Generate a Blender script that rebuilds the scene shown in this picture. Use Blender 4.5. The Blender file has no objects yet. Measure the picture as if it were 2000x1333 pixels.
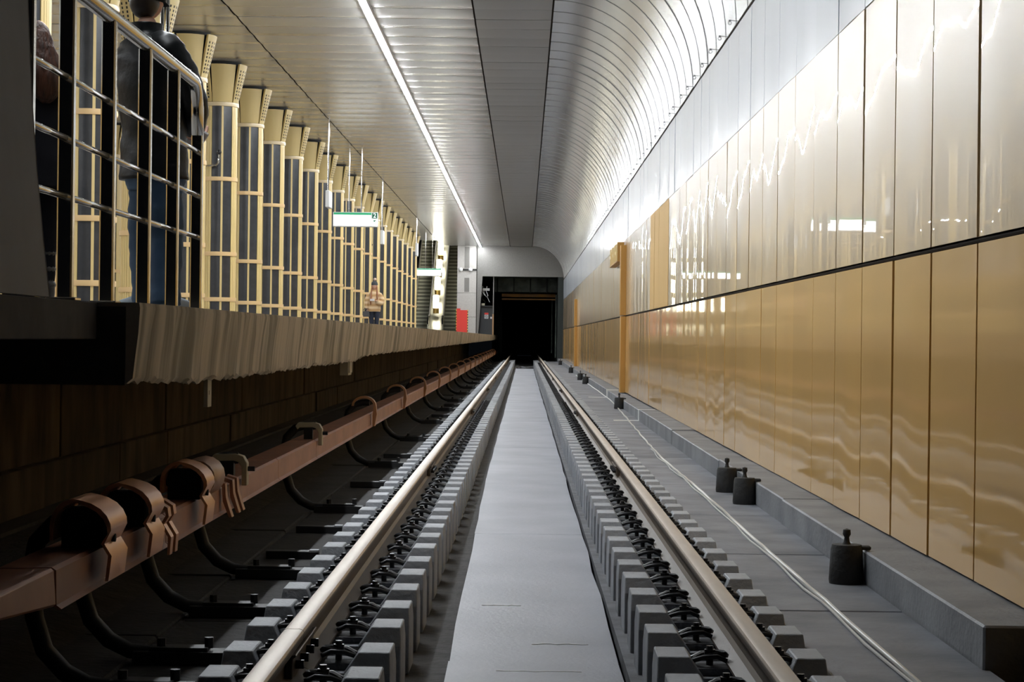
import bpy, bmesh, math, random
from mathutils import Matrix, Vector

random.seed(7)
C = bpy.context.scene
COL = C.collection
PI = math.pi

# ------------------------------------------------------------------ camera
# World: rail head = z 0, camera axis = x 0, the track runs along +y.
F = 4000.0                      # focal length in pixels of the 2000 x 1333 frame
VPX, VPY, ROLL = 1024.0, 660.0, math.radians(0.7)
CAM = Vector((0.0, 0.0, 1.0))
yw = Vector(((VPX - 1000) / F, (666.5 - VPY) / F, -1)).normalized()
up = Vector((math.sin(ROLL), math.cos(ROLL), 0))
zw = (up - up.dot(yw) * yw).normalized()
xw = yw.cross(zw)
W2C = Matrix((xw, yw, zw)).transposed()
C2W = W2C.transposed()
cd = bpy.data.cameras.new('camera')
cam = bpy.data.objects.new('camera', cd)
COL.objects.link(cam)
cd.sensor_width = 36
cd.lens = F / 2000 * 36
cd.clip_start, cd.clip_end = 0.05, 500
cam.matrix_world = Matrix.Translation(CAM) @ C2W.to_4x4()
C.camera = cam


def at(px, py, y):
    """the point at depth y that stands at a measured position of the photograph"""
    d = C2W @ Vector(((px - 1000) / F, (666.5 - py) / F, -1))
    return CAM + d * (y / d.y)


# ------------------------------------------------------------------ light
w = bpy.data.worlds.new('world')
C.world = w
w.use_nodes = True
w.node_tree.nodes['Background'].inputs[0].default_value = (0.6, 0.7, 0.9, 1)
w.node_tree.nodes['Background'].inputs[1].default_value = 0.003
LED_POWER = 190.0
C.view_settings.view_transform = 'Standard'
C.view_settings.look = 'None'
C.view_settings.exposure = 0.0
C.view_settings.gamma = 1.0
C.view_settings.use_curve_mapping = False
cy = C.cycles
cy.max_bounces = 9
cy.diffuse_bounces = 4
cy.glossy_bounces = 5
cy.caustics_reflective = False
cy.caustics_refractive = False
cy.sample_clamp_indirect = 6.0
cy.use_denoising = True


# ------------------------------------------------------------------ materials
def mat(name, col, rough=0.5, metal=0.0, col2=None, scale=6.0, stretch=(1, 1, 1), bump=0.0, coat=0.0,
        coat_rough=0.05, emit=None, spec=0.5, rnd=0.0, contrast=(0.35, 0.65), detail=5.0, bscale=None, coat_ior=1.5):
    m = bpy.data.materials.new(name)
    m.use_nodes = True
    nt = m.node_tree
    b = nt.nodes['Principled BSDF']
    b.inputs['Base Color'].default_value = (*col, 1)
    b.inputs['Roughness'].default_value = rough
    b.inputs['Metallic'].default_value = metal
    b.inputs['Specular IOR Level'].default_value = spec
    b.inputs['Coat Weight'].default_value = coat
    b.inputs['Coat Roughness'].default_value = coat_rough
    b.inputs['Coat IOR'].default_value = coat_ior
    if emit:
        b.inputs['Emission Color'].default_value = (*emit[0], 1)
        b.inputs['Emission Strength'].default_value = emit[1]
    out = None
    if col2 or bump:
        tc = nt.nodes.new('ShaderNodeTexCoord')
        mp = nt.nodes.new('ShaderNodeMapping')
        mp.inputs['Scale'].default_value = stretch
        nt.links.new(tc.outputs['Object'], mp.inputs['Vector'])
        n = nt.nodes.new('ShaderNodeTexNoise')
        n.inputs['Scale'].default_value = scale
        n.inputs['Detail'].default_value = detail
        nt.links.new(mp.outputs['Vector'], n.inputs['Vector'])
        if col2:
            r = nt.nodes.new('ShaderNodeMapRange')
            r.inputs['From Min'].default_value = contrast[0]
            r.inputs['From Max'].default_value = contrast[1]
            nt.links.new(n.outputs['Fac'], r.inputs['Value'])
            mx = nt.nodes.new('ShaderNodeMix')
            mx.data_type = 'RGBA'
            mx.inputs[6].default_value = (*col, 1)
            mx.inputs[7].default_value = (*col2, 1)
            nt.links.new(r.outputs['Result'], mx.inputs[0])
            out = mx.outputs[2]
        if bump:
            n2 = n
            if bscale:
                n2 = nt.nodes.new('ShaderNodeTexNoise')
                n2.inputs['Scale'].default_value = bscale
                n2.inputs['Detail'].default_value = 6
                nt.links.new(mp.outputs['Vector'], n2.inputs['Vector'])
            bp = nt.nodes.new('ShaderNodeBump')
            bp.inputs['Strength'].default_value = bump
            bp.inputs['Distance'].default_value = 0.02
            nt.links.new(n2.outputs['Fac'], bp.inputs['Height'])
            nt.links.new(bp.outputs['Normal'], b.inputs['Normal'])
    if rnd:
        oi = nt.nodes.new('ShaderNodeObjectInfo')
        hs = nt.nodes.new('ShaderNodeHueSaturation')
        r2 = nt.nodes.new('ShaderNodeMapRange')
        r2.inputs['To Min'].default_value = 1 - rnd
        r2.inputs['To Max'].default_value = 1 + rnd
        nt.links.new(oi.outputs['Random'], r2.inputs['Value'])
        nt.links.new(r2.outputs['Result'], hs.inputs['Value'])
        if out:
            nt.links.new(out, hs.inputs['Color'])
        else:
            hs.inputs['Color'].default_value = (*col, 1)
        out = hs.outputs['Color']
    if out:
        nt.links.new(out, b.inputs['Base Color'])
    return m


M = {}
M['led'] = mat('led_diffuser', (1, 1, 1), emit=((0.93, 0.97, 1.0), LED_POWER))
M['led_body'] = mat('lamp_housing', (0.75, 0.76, 0.78), 0.35, 0.3)
M['ochre'] = mat('ochre_enamel', (0.71, 0.425, 0.125), 0.06, coat=0.6, coat_rough=0.45, rnd=0.05, spec=0.3)
M['ochre_matte'] = mat('ochre_matte_enamel', (0.58, 0.37, 0.13), 0.6, rnd=0.05)
M['ochre_mid'] = mat('ochre_glare_enamel', (0.64, 0.47, 0.245), 0.0105, coat=1.0, coat_rough=0.30, rnd=0.05, coat_ior=1.85)  # paler ochre, glare on the middle row put into the colour
M['white_panel'] = mat('white_enamel', (0.62, 0.665, 0.73), 0.12, coat=0.8, coat_rough=0.45, rnd=0.05)
M['gold_strip'] = mat('ochre_pilaster_paint', (0.46, 0.25, 0.06), 0.5)
M['joint'] = mat('dark_joint', (0.014, 0.009, 0.005), 0.9, spec=0.1)
M['backing'] = mat('wall_backing', (0.02, 0.016, 0.012), 0.9)
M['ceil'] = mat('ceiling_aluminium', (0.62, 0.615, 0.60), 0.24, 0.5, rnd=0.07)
M['ceil_dim'] = mat('ceiling_aluminium_shaded', (0.36, 0.355, 0.34), 0.36, 0.7, rnd=0.07)  # darker copy of the ceiling aluminium, dark reflection put into the colour
M['vault'] = mat('vault_aluminium', (0.66, 0.67, 0.67), 0.25, 0.85, rnd=0.05)
M['granite'] = mat('grey_granite', (0.235, 0.225, 0.205), 0.22, col2=(0.17, 0.163, 0.15), scale=12, stretch=(4, 4, 4))
M['granite_lt'] = mat('pale_granite', (0.52, 0.50, 0.47), 0.25, col2=(0.45, 0.43, 0.40), scale=9, stretch=(4, 4, 4))
M['floor'] = mat('platform_granite', (0.30, 0.29, 0.28), 0.3, col2=(0.22, 0.21, 0.20), scale=20)
M['fascia'] = mat('streaked_plaster', (0.56, 0.49, 0.39), 0.9, col2=(0.25, 0.225, 0.17), scale=1.0,
                  stretch=(1, 7, 0.55), bump=0.5, contrast=(0.43, 0.62), detail=8)
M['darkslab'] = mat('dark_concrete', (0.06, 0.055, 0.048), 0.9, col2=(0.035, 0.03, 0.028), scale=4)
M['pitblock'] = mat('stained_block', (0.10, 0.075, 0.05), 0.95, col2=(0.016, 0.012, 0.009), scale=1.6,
                    stretch=(1, 2.2, 0.8), bump=0.4, rnd=0.25, contrast=(0.3, 0.7))
M['concrete'] = mat('grey_painted_concrete', (0.215, 0.226, 0.255), 0.62, col2=(0.115, 0.122, 0.142), scale=2.3,
                    bump=0.25, bscale=30, rnd=0.06)
M['slab'] = mat('drain_cover_grey', (0.335, 0.348, 0.39), 0.5, col2=(0.25, 0.262, 0.298), scale=1.6,
                stretch=(1, 0.7, 1), bump=0.12, bscale=40, contrast=(0.3, 0.7))
M['bed'] = mat('dark_track_bed', (0.040, 0.037, 0.035), 0.85, col2=(0.018, 0.016, 0.015), scale=8, bump=0.5, bscale=30)
M['bed_grey'] = mat('dusty_track_bed', (0.15, 0.155, 0.17), 0.8, col2=(0.08, 0.082, 0.09), scale=6, bump=0.5, bscale=30)
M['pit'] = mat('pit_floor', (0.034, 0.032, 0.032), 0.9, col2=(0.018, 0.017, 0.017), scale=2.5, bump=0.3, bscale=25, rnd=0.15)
M['block'] = mat('sleeper_paint', (0.36, 0.38, 0.41), 0.6, col2=(0.28, 0.295, 0.32), scale=7, bump=0.3, bscale=45, rnd=0.13)
M['clip'] = mat('black_clip_steel', (0.022, 0.022, 0.024), 0.42, 0.5)
M['paint_white'] = mat('white_paint', (0.68, 0.69, 0.68), 0.55)
M['cable_white'] = mat('white_cable', (0.62, 0.62, 0.60), 0.35)
M['canister'] = mat('black_canister', (0.018, 0.019, 0.02), 0.7, bump=0.4, scale=25)
M['ledge'] = mat('grey_kerb', (0.20, 0.21, 0.225), 0.6, col2=(0.12, 0.125, 0.14), scale=2.2, bump=0.3, bscale=30, rnd=0.05)
M['guard'] = mat('brown_guard_paint', (0.50, 0.245, 0.165), 0.42, col2=(0.38, 0.185, 0.125), scale=5, stretch=(1, 0.6, 1), bump=0.1, rnd=0.08)
M['copper'] = mat('copper_hood', (0.80, 0.42, 0.22), 0.34, 0.2, rnd=0.12)
M['inside'] = mat('hood_inside', (0.006, 0.005, 0.005), 0.9)
M['bracket'] = mat('black_bracket', (0.012, 0.012, 0.013), 0.6)
M['cream'] = mat('cream_clamp', (0.50, 0.46, 0.33), 0.45)
M['brownclamp'] = mat('brown_clamp', (0.42, 0.22, 0.12), 0.45, rnd=0.1)
M['yellow'] = mat('column_yellow', (0.78, 0.60, 0.265), 0.42, rnd=0.04)
M['yellow_band'] = mat('column_band_yellow', (0.80, 0.56, 0.28), 0.4)
M['yellow_cap'] = mat('capital_yellow', (0.62, 0.475, 0.20), 0.45)
M['collar'] = mat('collar_pale', (0.72, 0.58, 0.35), 0.3)
M['darkpanel'] = mat('column_dark_stone', (0.030, 0.032, 0.037), 0.30, col2=(0.045, 0.047, 0.052), scale=9, spec=0.55)
M['black'] = mat('black', (0.008, 0.008, 0.008), 0.8)
M['chrome'] = mat('polished_steel', (0.72, 0.70, 0.66), 0.16, 1.0)
M['steel'] = mat('brushed_steel', (0.58, 0.54, 0.47), 0.10, 1.0)
M['greypanel'] = mat('grey_sheet', (0.14, 0.135, 0.13), 0.65, col2=(0.115, 0.11, 0.105), scale=3)
M['sign_face'] = mat('lit_sign', (1, 1, 1), emit=((1, 1, 0.98), 2.6))
M['sign_green'] = mat('sign_green', (0.02, 0.30, 0.14), emit=((0.05, 0.42, 0.20), 0.5))
M['sign_dark'] = mat('sign_dark_green', (0.01, 0.09, 0.05), emit=((0.01, 0.09, 0.05), 0.6))
M['sign_white'] = mat('sign_white_print', (0.9, 0.9, 0.9), emit=((1, 1, 1), 1.0))
M['sign_frame'] = mat('sign_frame_white', (0.75, 0.76, 0.76), 0.4)
M['esc'] = mat('escalator_steel', (0.62, 0.63, 0.54), 0.5, 0.1, rnd=0.05)
M['esc_riser'] = mat('escalator_riser', (0.22, 0.225, 0.19), 0.5, 0.1)
M['balus'] = mat('balustrade', (0.46, 0.45, 0.36), 0.25, 0.5)
M['rubber'] = mat('black_rubber', (0.015, 0.015, 0.015), 0.5)
M['globe'] = mat('lamp_glass', (1, 1, 1), emit=((1.0, 0.94, 0.76), 24.0))
M['gold'] = mat('lamp_gold', (0.42, 0.28, 0.08), 0.3, 0.8)
M['hook'] = mat('grey_hook_steel', (0.22, 0.22, 0.23), 0.45, 0.5)
M['stain'] = mat('yellowish_stain', (0.40, 0.38, 0.27), 0.5, col2=(0.24, 0.24, 0.22), scale=18)
M['jamb'] = mat('dark_jamb', (0.035, 0.042, 0.038), 0.7)
M['red'] = mat('red_banner', (0.72, 0.045, 0.03), 0.5)
M['hazard'] = mat('hazard_yellow', (0.75, 0.55, 0.05), 0.5)
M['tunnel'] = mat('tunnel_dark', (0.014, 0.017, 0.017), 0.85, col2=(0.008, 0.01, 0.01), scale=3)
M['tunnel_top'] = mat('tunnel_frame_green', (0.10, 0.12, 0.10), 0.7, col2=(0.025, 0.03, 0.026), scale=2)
M['lit_beam'] = mat('lamplit_orange_beam', (0.80, 0.40, 0.09), 0.6, col2=(0.5, 0.28, 0.12), scale=1.2)  # orange lamplight on the beam is put into its base colour
M['door'] = mat('dark_door', (0.035, 0.037, 0.04), 0.5)
M['wood'] = mat('brown_post', (0.42, 0.25, 0.12), 0.6)
M['skin'] = mat('skin', (0.62, 0.36, 0.26), 0.55)
M['hair'] = mat('auburn_hair', (0.060, 0.020, 0.009), 0.5, col2=(0.018, 0.006, 0.003), scale=14, stretch=(4, 4, 0.3), bump=0.9, spec=0.25)
M['lip'] = mat('lip_red', (0.45, 0.13, 0.11), 0.5)
M['hair_dark'] = mat('dark_hair', (0.02, 0.013, 0.01), 0.45)
M['hair_brown'] = mat('brown_hair', (0.30, 0.12, 0.045), 0.45)
M['coat_black'] = mat('black_jacket', (0.004, 0.005, 0.006), 0.42, bump=0.45, scale=7, spec=0.2)
M['coat_cloth'] = mat('black_coat', (0.004, 0.004, 0.006), 0.9, spec=0.15)
M['jeans'] = mat('blue_jeans', (0.022, 0.055, 0.11), 0.8, col2=(0.05, 0.10, 0.17), scale=5, bump=0.4, contrast=(0.4, 0.7))
M['jeans_dark'] = mat('dark_jeans', (0.02, 0.025, 0.045), 0.8)
M['shoe'] = mat('pale_trainer', (0.30, 0.36, 0.42), 0.5)
M['boot'] = mat('black_boot', (0.012, 0.011, 0.011), 0.5)
M['phone'] = mat('white_phone', (0.75, 0.74, 0.76), 0.3)
M['knit'] = mat('grey_knit', (0.07, 0.078, 0.085), 0.9, bump=0.5, scale=60)
M['pompom'] = mat('pale_pompom', (0.60, 0.45, 0.36), 0.95, bump=0.8, scale=70)
M['bag'] = mat('grey_bag', (0.05, 0.05, 0.055), 0.5)
M['pink'] = mat('pink_stone', (0.55, 0.36, 0.30), 0.5)
M['knob'] = mat('dark_lens', (0.02, 0.022, 0.026), 0.2)
M['tag'] = mat('grey_tag', (0.35, 0.32, 0.25), 0.6)


def rail_material():
    """rusty rail whose running surface is worn bright"""
    m = mat('running_rail_steel', (0.10, 0.068, 0.045), 0.65)
    nt = m.node_tree
    b = nt.nodes['Principled BSDF']
    tc = nt.nodes.new('ShaderNodeTexCoord')
    sp = nt.nodes.new('ShaderNodeSeparateXYZ')
    nt.links.new(tc.outputs['Object'], sp.inputs[0])
    n = nt.nodes.new('ShaderNodeTexNoise')
    mp = nt.nodes.new('ShaderNodeMapping')
    mp.inputs['Scale'].default_value = (30, 2.5, 30)
    nt.links.new(tc.outputs['Object'], mp.inputs['Vector'])
    nt.links.new(mp.outputs['Vector'], n.inputs['Vector'])
    n.inputs['Scale'].default_value = 1.0
    n.inputs['Detail'].default_value = 6
    r = nt.nodes.new('ShaderNodeMapRange')
    r.inputs['From Min'].default_value = -0.026
    r.inputs['From Max'].default_value = -0.008
    nt.links.new(sp.outputs['Z'], r.inputs['Value'])
    worn = nt.nodes.new('ShaderNodeMix')
    worn.data_type = 'RGBA'
    worn.inputs[6].default_value = (0.47, 0.40, 0.335, 1)
    worn.inputs[7].default_value = (0.66, 0.58, 0.50, 1)
    nt.links.new(n.outputs['Fac'], worn.inputs[0])
    mx = nt.nodes.new('ShaderNodeMix')
    mx.data_type = 'RGBA'
    mx.inputs[6].default_value = (0.085, 0.06, 0.042, 1)
    nt.links.new(worn.outputs[2], mx.inputs[7])
    nt.links.new(r.outputs['Result'], mx.inputs[0])
    nt.links.new(mx.outputs[2], b.inputs['Base Color'])
    ml = nt.nodes.new('ShaderNodeMath')
    ml.operation = 'MULTIPLY'
    ml.inputs[1].default_value = 0.35
    nt.links.new(r.outputs['Result'], ml.inputs[0])
    nt.links.new(ml.outputs[0], b.inputs['Metallic'])
    b.inputs['Roughness'].default_value = 0.48
    return m


M['rail'] = rail_material()


def fur_material():
    m = mat('striped_fur', (0.70, 0.50, 0.28), 0.95)
    nt = m.node_tree
    b = nt.nodes['Principled BSDF']
    tc = nt.nodes.new('ShaderNodeTexCoord')
    wv = nt.nodes.new('ShaderNodeTexWave')
    wv.bands_direction = 'Z'
    wv.inputs['Scale'].default_value = 2.1
    wv.inputs['Distortion'].default_value = 1.6
    nt.links.new(tc.outputs['Object'], wv.inputs['Vector'])
    mx = nt.nodes.new('ShaderNodeMix')
    mx.data_type = 'RGBA'
    mx.inputs[6].default_value = (0.52, 0.31, 0.135, 1)
    mx.inputs[7].default_value = (0.80, 0.62, 0.40, 1)
    nt.links.new(wv.outputs['Fac'], mx.inputs[0])
    nt.links.new(mx.outputs[2], b.inputs['Base Color'])
    return m


M['fur'] = fur_material()


# ------------------------------------------------------------------ mesh builder
class MB:
    def __init__(s):
        s.v, s.f = [], []

    def add(s, vs, fs):
        k = len(s.v)
        s.v += [tuple(p) for p in vs]
        s.f += [tuple(i + k for i in f) for f in fs]
        return s

    def hexa(s, p):          # p: 4 bottom + 4 top, both counter-clockwise seen from above
        return s.add(p, [(3, 2, 1, 0), (4, 5, 6, 7), (0, 1, 5, 4), (1, 2, 6, 5), (2, 3, 7, 6), (3, 0, 4, 7)])

    def box(s, x0, x1, y0, y1, z0, z1):
        return s.hexa([(x0, y0, z0), (x1, y0, z0), (x1, y1, z0), (x0, y1, z0),
                       (x0, y0, z1), (x1, y0, z1), (x1, y1, z1), (x0, y1, z1)])

    def frustum(s, x0, x1, y0, y1, z0, X0, X1, Y0, Y1, z1):
        return s.hexa([(x0, y0, z0), (x1, y0, z0), (x1, y1, z0), (x0, y1, z0),
                       (X0, Y0, z1), (X1, Y0, z1), (X1, Y1, z1), (X0, Y1, z1)])

    def prism_y(s, prof, y0, y1, caps=True, closed=True):
        n = len(prof)
        vs = [(x, y0, z) for x, z in prof] + [(x, y1, z) for x, z in prof]
        fs = [(i, (i + 1) % n, (i + 1) % n + n, i + n) for i in range(n if closed else n - 1)]
        if caps and closed:
            fs += [tuple(range(n - 1, -1, -1)), tuple(range(n, 2 * n))]
        return s.add(vs, fs)

    def prism_z(s, prof, z0, z1):
        n = len(prof)
        vs = [(x, y, z0) for x, y in prof] + [(x, y, z1) for x, y in prof]
        fs = [(i, (i + 1) % n, (i + 1) % n + n, i + n) for i in range(n)]
        fs += [tuple(range(n - 1, -1, -1)), tuple(range(n, 2 * n))]
        return s.add(vs, fs)

    def lathe(s, prof, n=16, c=(0, 0, 0), a0=None, a1=None):
        """profile of (r, z) about the vertical through c; with a0, a1 only that sector (angle from -y towards +x)"""
        full = a0 is None
        if full:
            a0, a1 = 0, 2 * PI
        m = n if full else n + 1
        vs, fs = [], []
        for r, z in prof:
            for i in range(m):
                a = a0 + (a1 - a0) * i / n
                vs.append((c[0] + r * math.sin(a), c[1] - r * math.cos(a), c[2] + z))
        for j in range(len(prof) - 1):
            for i in range(n):
                k = (i + 1) % m
                fs.append((j * m + i, j * m + k, (j + 1) * m + k, (j + 1) * m + i))
        if full:
            if prof[0][0] > 1e-5:
                fs.append(tuple(range(n - 1, -1, -1)))
            if prof[-1][0] > 1e-5:
                fs.append(tuple(range((len(prof) - 1) * m, len(prof) * m)))
        return s.add(vs, fs)

    def sector(s, r0, r1, z0, z1, a0, a1, n=5, R1=None):
        """curved plate between radii, closed; R1 = outer radius at the top"""
        vs, fs = [], []
        d = (R1 - r1) if R1 else 0
        for i in range(n + 1):
            a = a0 + (a1 - a0) * i / n
            sx, cx = math.sin(a), -math.cos(a)
            vs += [(r0 * sx, r0 * cx, z0), (r1 * sx, r1 * cx, z0), ((r1 + d) * sx, (r1 + d) * cx, z1), ((r0 + d) * sx, (r0 + d) * cx, z1)]
        for i in range(n):
            p, q = 4 * i, 4 * i + 4
            for j in range(4):
                k = (j + 1) % 4
                fs.append((p + j, q + j, q + k, p + k))
        fs += [(0, 1, 2, 3), (4 * n + 3, 4 * n + 2, 4 * n + 1, 4 * n)]
        return s.add(vs, fs)

    def tube(s, pts, r, n=8, flat=1.0):
        pts = [Vector(p) for p in pts]
        rr = r if isinstance(r, (list, tuple)) else [r] * len(pts)
        vs, fs = [], []
        ref = None
        for i, p in enumerate(pts):
            t = (pts[min(i + 1, len(pts) - 1)] - pts[max(i - 1, 0)]).normalized()
            if ref is None:
                ref = Vector((0, 0, 1)) if abs(t.z) < 0.9 else Vector((1, 0, 0))
            a = t.cross(ref).normalized()
            b = a.cross(t).normalized()
            ref = b
            for k in range(n):
                q = 2 * PI * k / n
                vs.append(p + a * (rr[i] * math.cos(q)) + b * (rr[i] * flat * math.sin(q)))
        for i in range(len(pts) - 1):
            for k in range(n):
                l = (k + 1) % n
                fs.append((i * n + k, i * n + l, (i + 1) * n + l, (i + 1) * n + k))
        fs += [tuple(range(n - 1, -1, -1)), tuple(range((len(pts) - 1) * n, len(pts) * n))]
        return s.add(vs, fs)

    def ball(s, c, r, n=12, m=8):
        rx, ry, rz = r if isinstance(r, (list, tuple)) else (r, r, r)
        vs, fs = [], []
        vs.append((c[0], c[1], c[2] - rz))
        for j in range(1, m):
            b = -PI / 2 + PI * j / m
            for i in range(n):
                a = 2 * PI * i / n
                vs.append((c[0] + rx * math.cos(b) * math.cos(a), c[1] + ry * math.cos(b) * math.sin(a), c[2] + rz * math.sin(b)))
        vs.append((c[0], c[1], c[2] + rz))
        for i in range(n):
            k = (i + 1) % n
            fs.append((0, 1 + k, 1 + i))
            for j in range(m - 2):
                fs.append((1 + j * n + i, 1 + j * n + k, 1 + (j + 1) * n + k, 1 + (j + 1) * n + i))
            fs.append((1 + (m - 2) * n + i, 1 + (m - 2) * n + k, len(vs) - 1))
        return s.add(vs, fs)

    def grid(s, fn, nu, nv):
        vs = [fn(i / nu, j / nv) for j in range(nv + 1) for i in range(nu + 1)]
        m = nu + 1
        fs = [(j * m + i, j * m + i + 1, (j + 1) * m + i + 1, (j + 1) * m + i) for j in range(nv) for i in range(nu)]
        return s.add(vs, fs)

    def xform(s, mtx):
        s.v = [tuple(mtx @ Vector(p)) for p in s.v]
        return s

    def mesh(s, name, material, smooth=35, bevel=0.0):
        me = bpy.data.meshes.new(name)
        me.from_pydata(s.v, [], s.f)
        if bevel:
            bm = bmesh.new()
            bm.from_mesh(me)
            bmesh.ops.remove_doubles(bm, verts=bm.verts, dist=1e-6)
            ed = [e for e in bm.edges if len(e.link_faces) == 2 and e.calc_face_angle(0) > 0.5]
            bmesh.ops.bevel(bm, geom=ed, offset=bevel, segments=1, affect='EDGES', clamp_overlap=True)
            bm.to_mesh(me)
            bm.free()
        me.materials.append(material)
        if smooth:
            me.shade_smooth()
            if smooth < 180:
                me.set_sharp_from_angle(angle=math.radians(smooth))
        me.update()
        return me


def link(name, me, parent=None, loc=None):
    o = bpy.data.objects.new(name, me)
    COL.objects.link(o)
    if parent:
        o.parent = parent
    if loc is not None:
        o.location = loc
    return o


def put(name, mb, material, parent=None, smooth=35, bevel=0.0, loc=None):
    return link(name, mb.mesh(name, M[material], smooth, bevel), parent, loc)


def tag(o, label=None, cat=None, group=None, kind=None):
    if label:
        o['label'] = label
    if cat:
        o['category'] = cat
    if group:
        o['group'] = group
    if kind:
        o['kind'] = kind
    return o


def thing(name, label, cat, loc=(0, 0, 0), group=None, rotz=0.0):
    o = link(name, None, None, loc)
    o.rotation_euler = (0, 0, rotz)
    o.empty_display_size = 0.1
    return tag(o, label, cat, group)


def struct(name, label=None, loc=(0, 0, 0)):
    o = link(name, None, None, loc)
    return tag(o, label, None, None, 'structure')


def copy_tree(o, parent=None):
    c = o.copy()
    COL.objects.link(c)
    c.parent = parent
    for ch in KIDS.get(o.name, []):
        copy_tree(ch, c)
    return c


KIDS = {}


def index_kids(root):
    KIDS[root.name] = list(root.children)
    for ch in KIDS[root.name]:
        index_kids(ch)


ORD = ('first second third fourth fifth sixth seventh eighth ninth tenth eleventh twelfth thirteenth fourteenth fifteenth sixteenth '
       'seventeenth eighteenth nineteenth').split()


def ordinal(k):              # 1 -> first
    if k < 20:
        return ORD[k - 1]
    tens = ['twent', 'thirt', 'fort', 'fift', 'sixt', 'sevent', 'eight', 'ninet']
    t, u = divmod(k, 10)
    if k >= 100:
        return 'hundred-and-' + ordinal(k - 100) if k > 100 else 'hundredth'
    return tens[t - 2] + ('ieth' if u == 0 else 'y-' + ORD[u - 1])


# ------------------------------------------------------------------ measures
XW = 1.92                   # right wall
Z_LEDGE, Z_JOINT, Z_ROW, Z_SEAM, Z_CEIL = -0.02, 1.438, 2.90, 3.90, 5.55
XS1, XS2, XS3, XLED = -4.17, -0.76, 0.34, -2.24
Z_PLAT, X_EDGE = 1.116, -1.47
Y_END = 102.4
XL, XR = -0.7725, 0.797     # rail centres

# ------------------------------------------------------------------ track bed (the setting's floor)
floor = struct('floor', 'grey concrete track bed with drain cover between the rails')
prof = [(-3.3, -0.15), (-2.2, -0.16), (-1.75, -0.25), (-1.10, -0.265), (-1.08, -0.24), (-0.54, -0.24), (-0.54, -0.45), (0.575, -0.45), (0.575, -0.24),
        (1.09, -0.24), (1.09, -0.30), (1.72, -0.30), (1.72, -0.6), (-3.3, -0.6)]
put('bed', MB().prism_y(prof[::-1], 1.0, Y_END + 60), 'bed', floor, smooth=0)
put('gutter', MB().box(-0.54, -0.28, 1.0, Y_END, -0.46, -0.385), 'bed', floor, smooth=0)
put('gutter', MB().box(0.44, 0.575, 1.0, Y_END, -0.46, -0.368), 'bed_grey', floor, smooth=0)
# dusty strip beside the right rail
put('bed', MB().box(0.60, 1.085, 1.0, Y_END + 60, -0.245, -0.225), 'bed_grey', floor, smooth=0)


def drain_piece(y0, y1):
    def xl(y):
        t = min(max((y - 8) / 12, 0), 1)
        return -0.298 - 0.054 * t
    n = 5
    ys = [y0 + (y1 - y0) * i / n for i in range(n + 1)]
    pl = [(xl(y) + random.uniform(-.006, .006), y) for y in ys]
    pr = [(0.417 + random.uniform(-.008, .008), y) for y in reversed(ys)]
    return MB().prism_z((pl + pr)[::-1], -0.45, -0.362)


y = 3.0
for k in range(13):
    L = 5.6 if y < 20 else 8.0
    if y > 77:
        L = 90.0 - y
    if L < 0.5:
        break
    put('drain_cover', drain_piece(y, y + L - 0.006), 'slab', floor, smooth=0, loc=(0, 0, random.uniform(-.0015, .0015)))
    y += L
put('rubble', MB().tube([(-0.3, 90.4, -0.36), (-0.1, 90.6, -0.33), (0.1, 90.3, -0.35), (0.38, 90.5, -0.33)], [0.05, 0.08, 0.05, 0.07], 6), 'bed_grey', floor)
for (x0, x1, yy, wd, dz) in ((-0.27, 0.02, 7.78, 0.018, 0), (-0.26, 0.30, 7.55, 0.014, 0), (-0.1, 0.25, 8.35, 0.012, 0), (0.05, 0.30, 9.1, 0.010, 0), (-0.2, 0.0, 10.4, 0.012, 0)):
    n_ = 9
    top = [(x0 + (x1 - x0) * i / n_, yy + random.uniform(-.012, .012)) for i in range(n_ + 1)]
    put('scratch', MB().prism_z(top + [(x, y_ + wd * random.uniform(.3, 1)) for x, y_ in reversed(top)], -0.3635, -0.3605), 'paint_white', floor, smooth=0)
put('stain', MB().prism_z([(0.24 + 0.13 * math.cos(q) * (1 + 0.25 * math.sin(3 * q)), 7.75 + 0.11 * math.sin(q) * (1 + 0.2 * math.cos(5 * q))) for q in [i * PI / 12 for i in range(24)]], -0.3635, -0.3600), 'stain', floor, smooth=0)
# concrete slabs right of the track
ys = [1.2, 4.0, 6.5, 8.97, 11.3, 13.8, 17.0, 20.5, 24.0, 28.0, 33, 38, 44, 50, 58, 66, 74, 82, 92, Y_END]
for a, b in zip(ys[:-1], ys[1:]):
    put('slab', MB().box(1.095, 1.70, a + 0.008, b - 0.008, -0.31, -0.18 + random.uniform(-.003, .003)), 'concrete', floor, smooth=0, bevel=0.006)
# pit slabs on the left
ys = [1.2, 4.5, 6.9, 8.9, 11.0, 13.4, 16.5, 20, 25, 30, 36, 44, 56, 70, 85, Y_END]
for a, b in zip(ys[:-1], ys[1:]):
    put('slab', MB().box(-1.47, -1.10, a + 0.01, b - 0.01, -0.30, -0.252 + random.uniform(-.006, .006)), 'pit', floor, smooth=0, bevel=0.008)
    put('slab', MB().box(-1.92, -1.49, a - 0.5, b - 0.52, -0.30, -0.240 + random.uniform(-.01, .01)), 'pit', floor, smooth=0, bevel=0.008)

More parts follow.
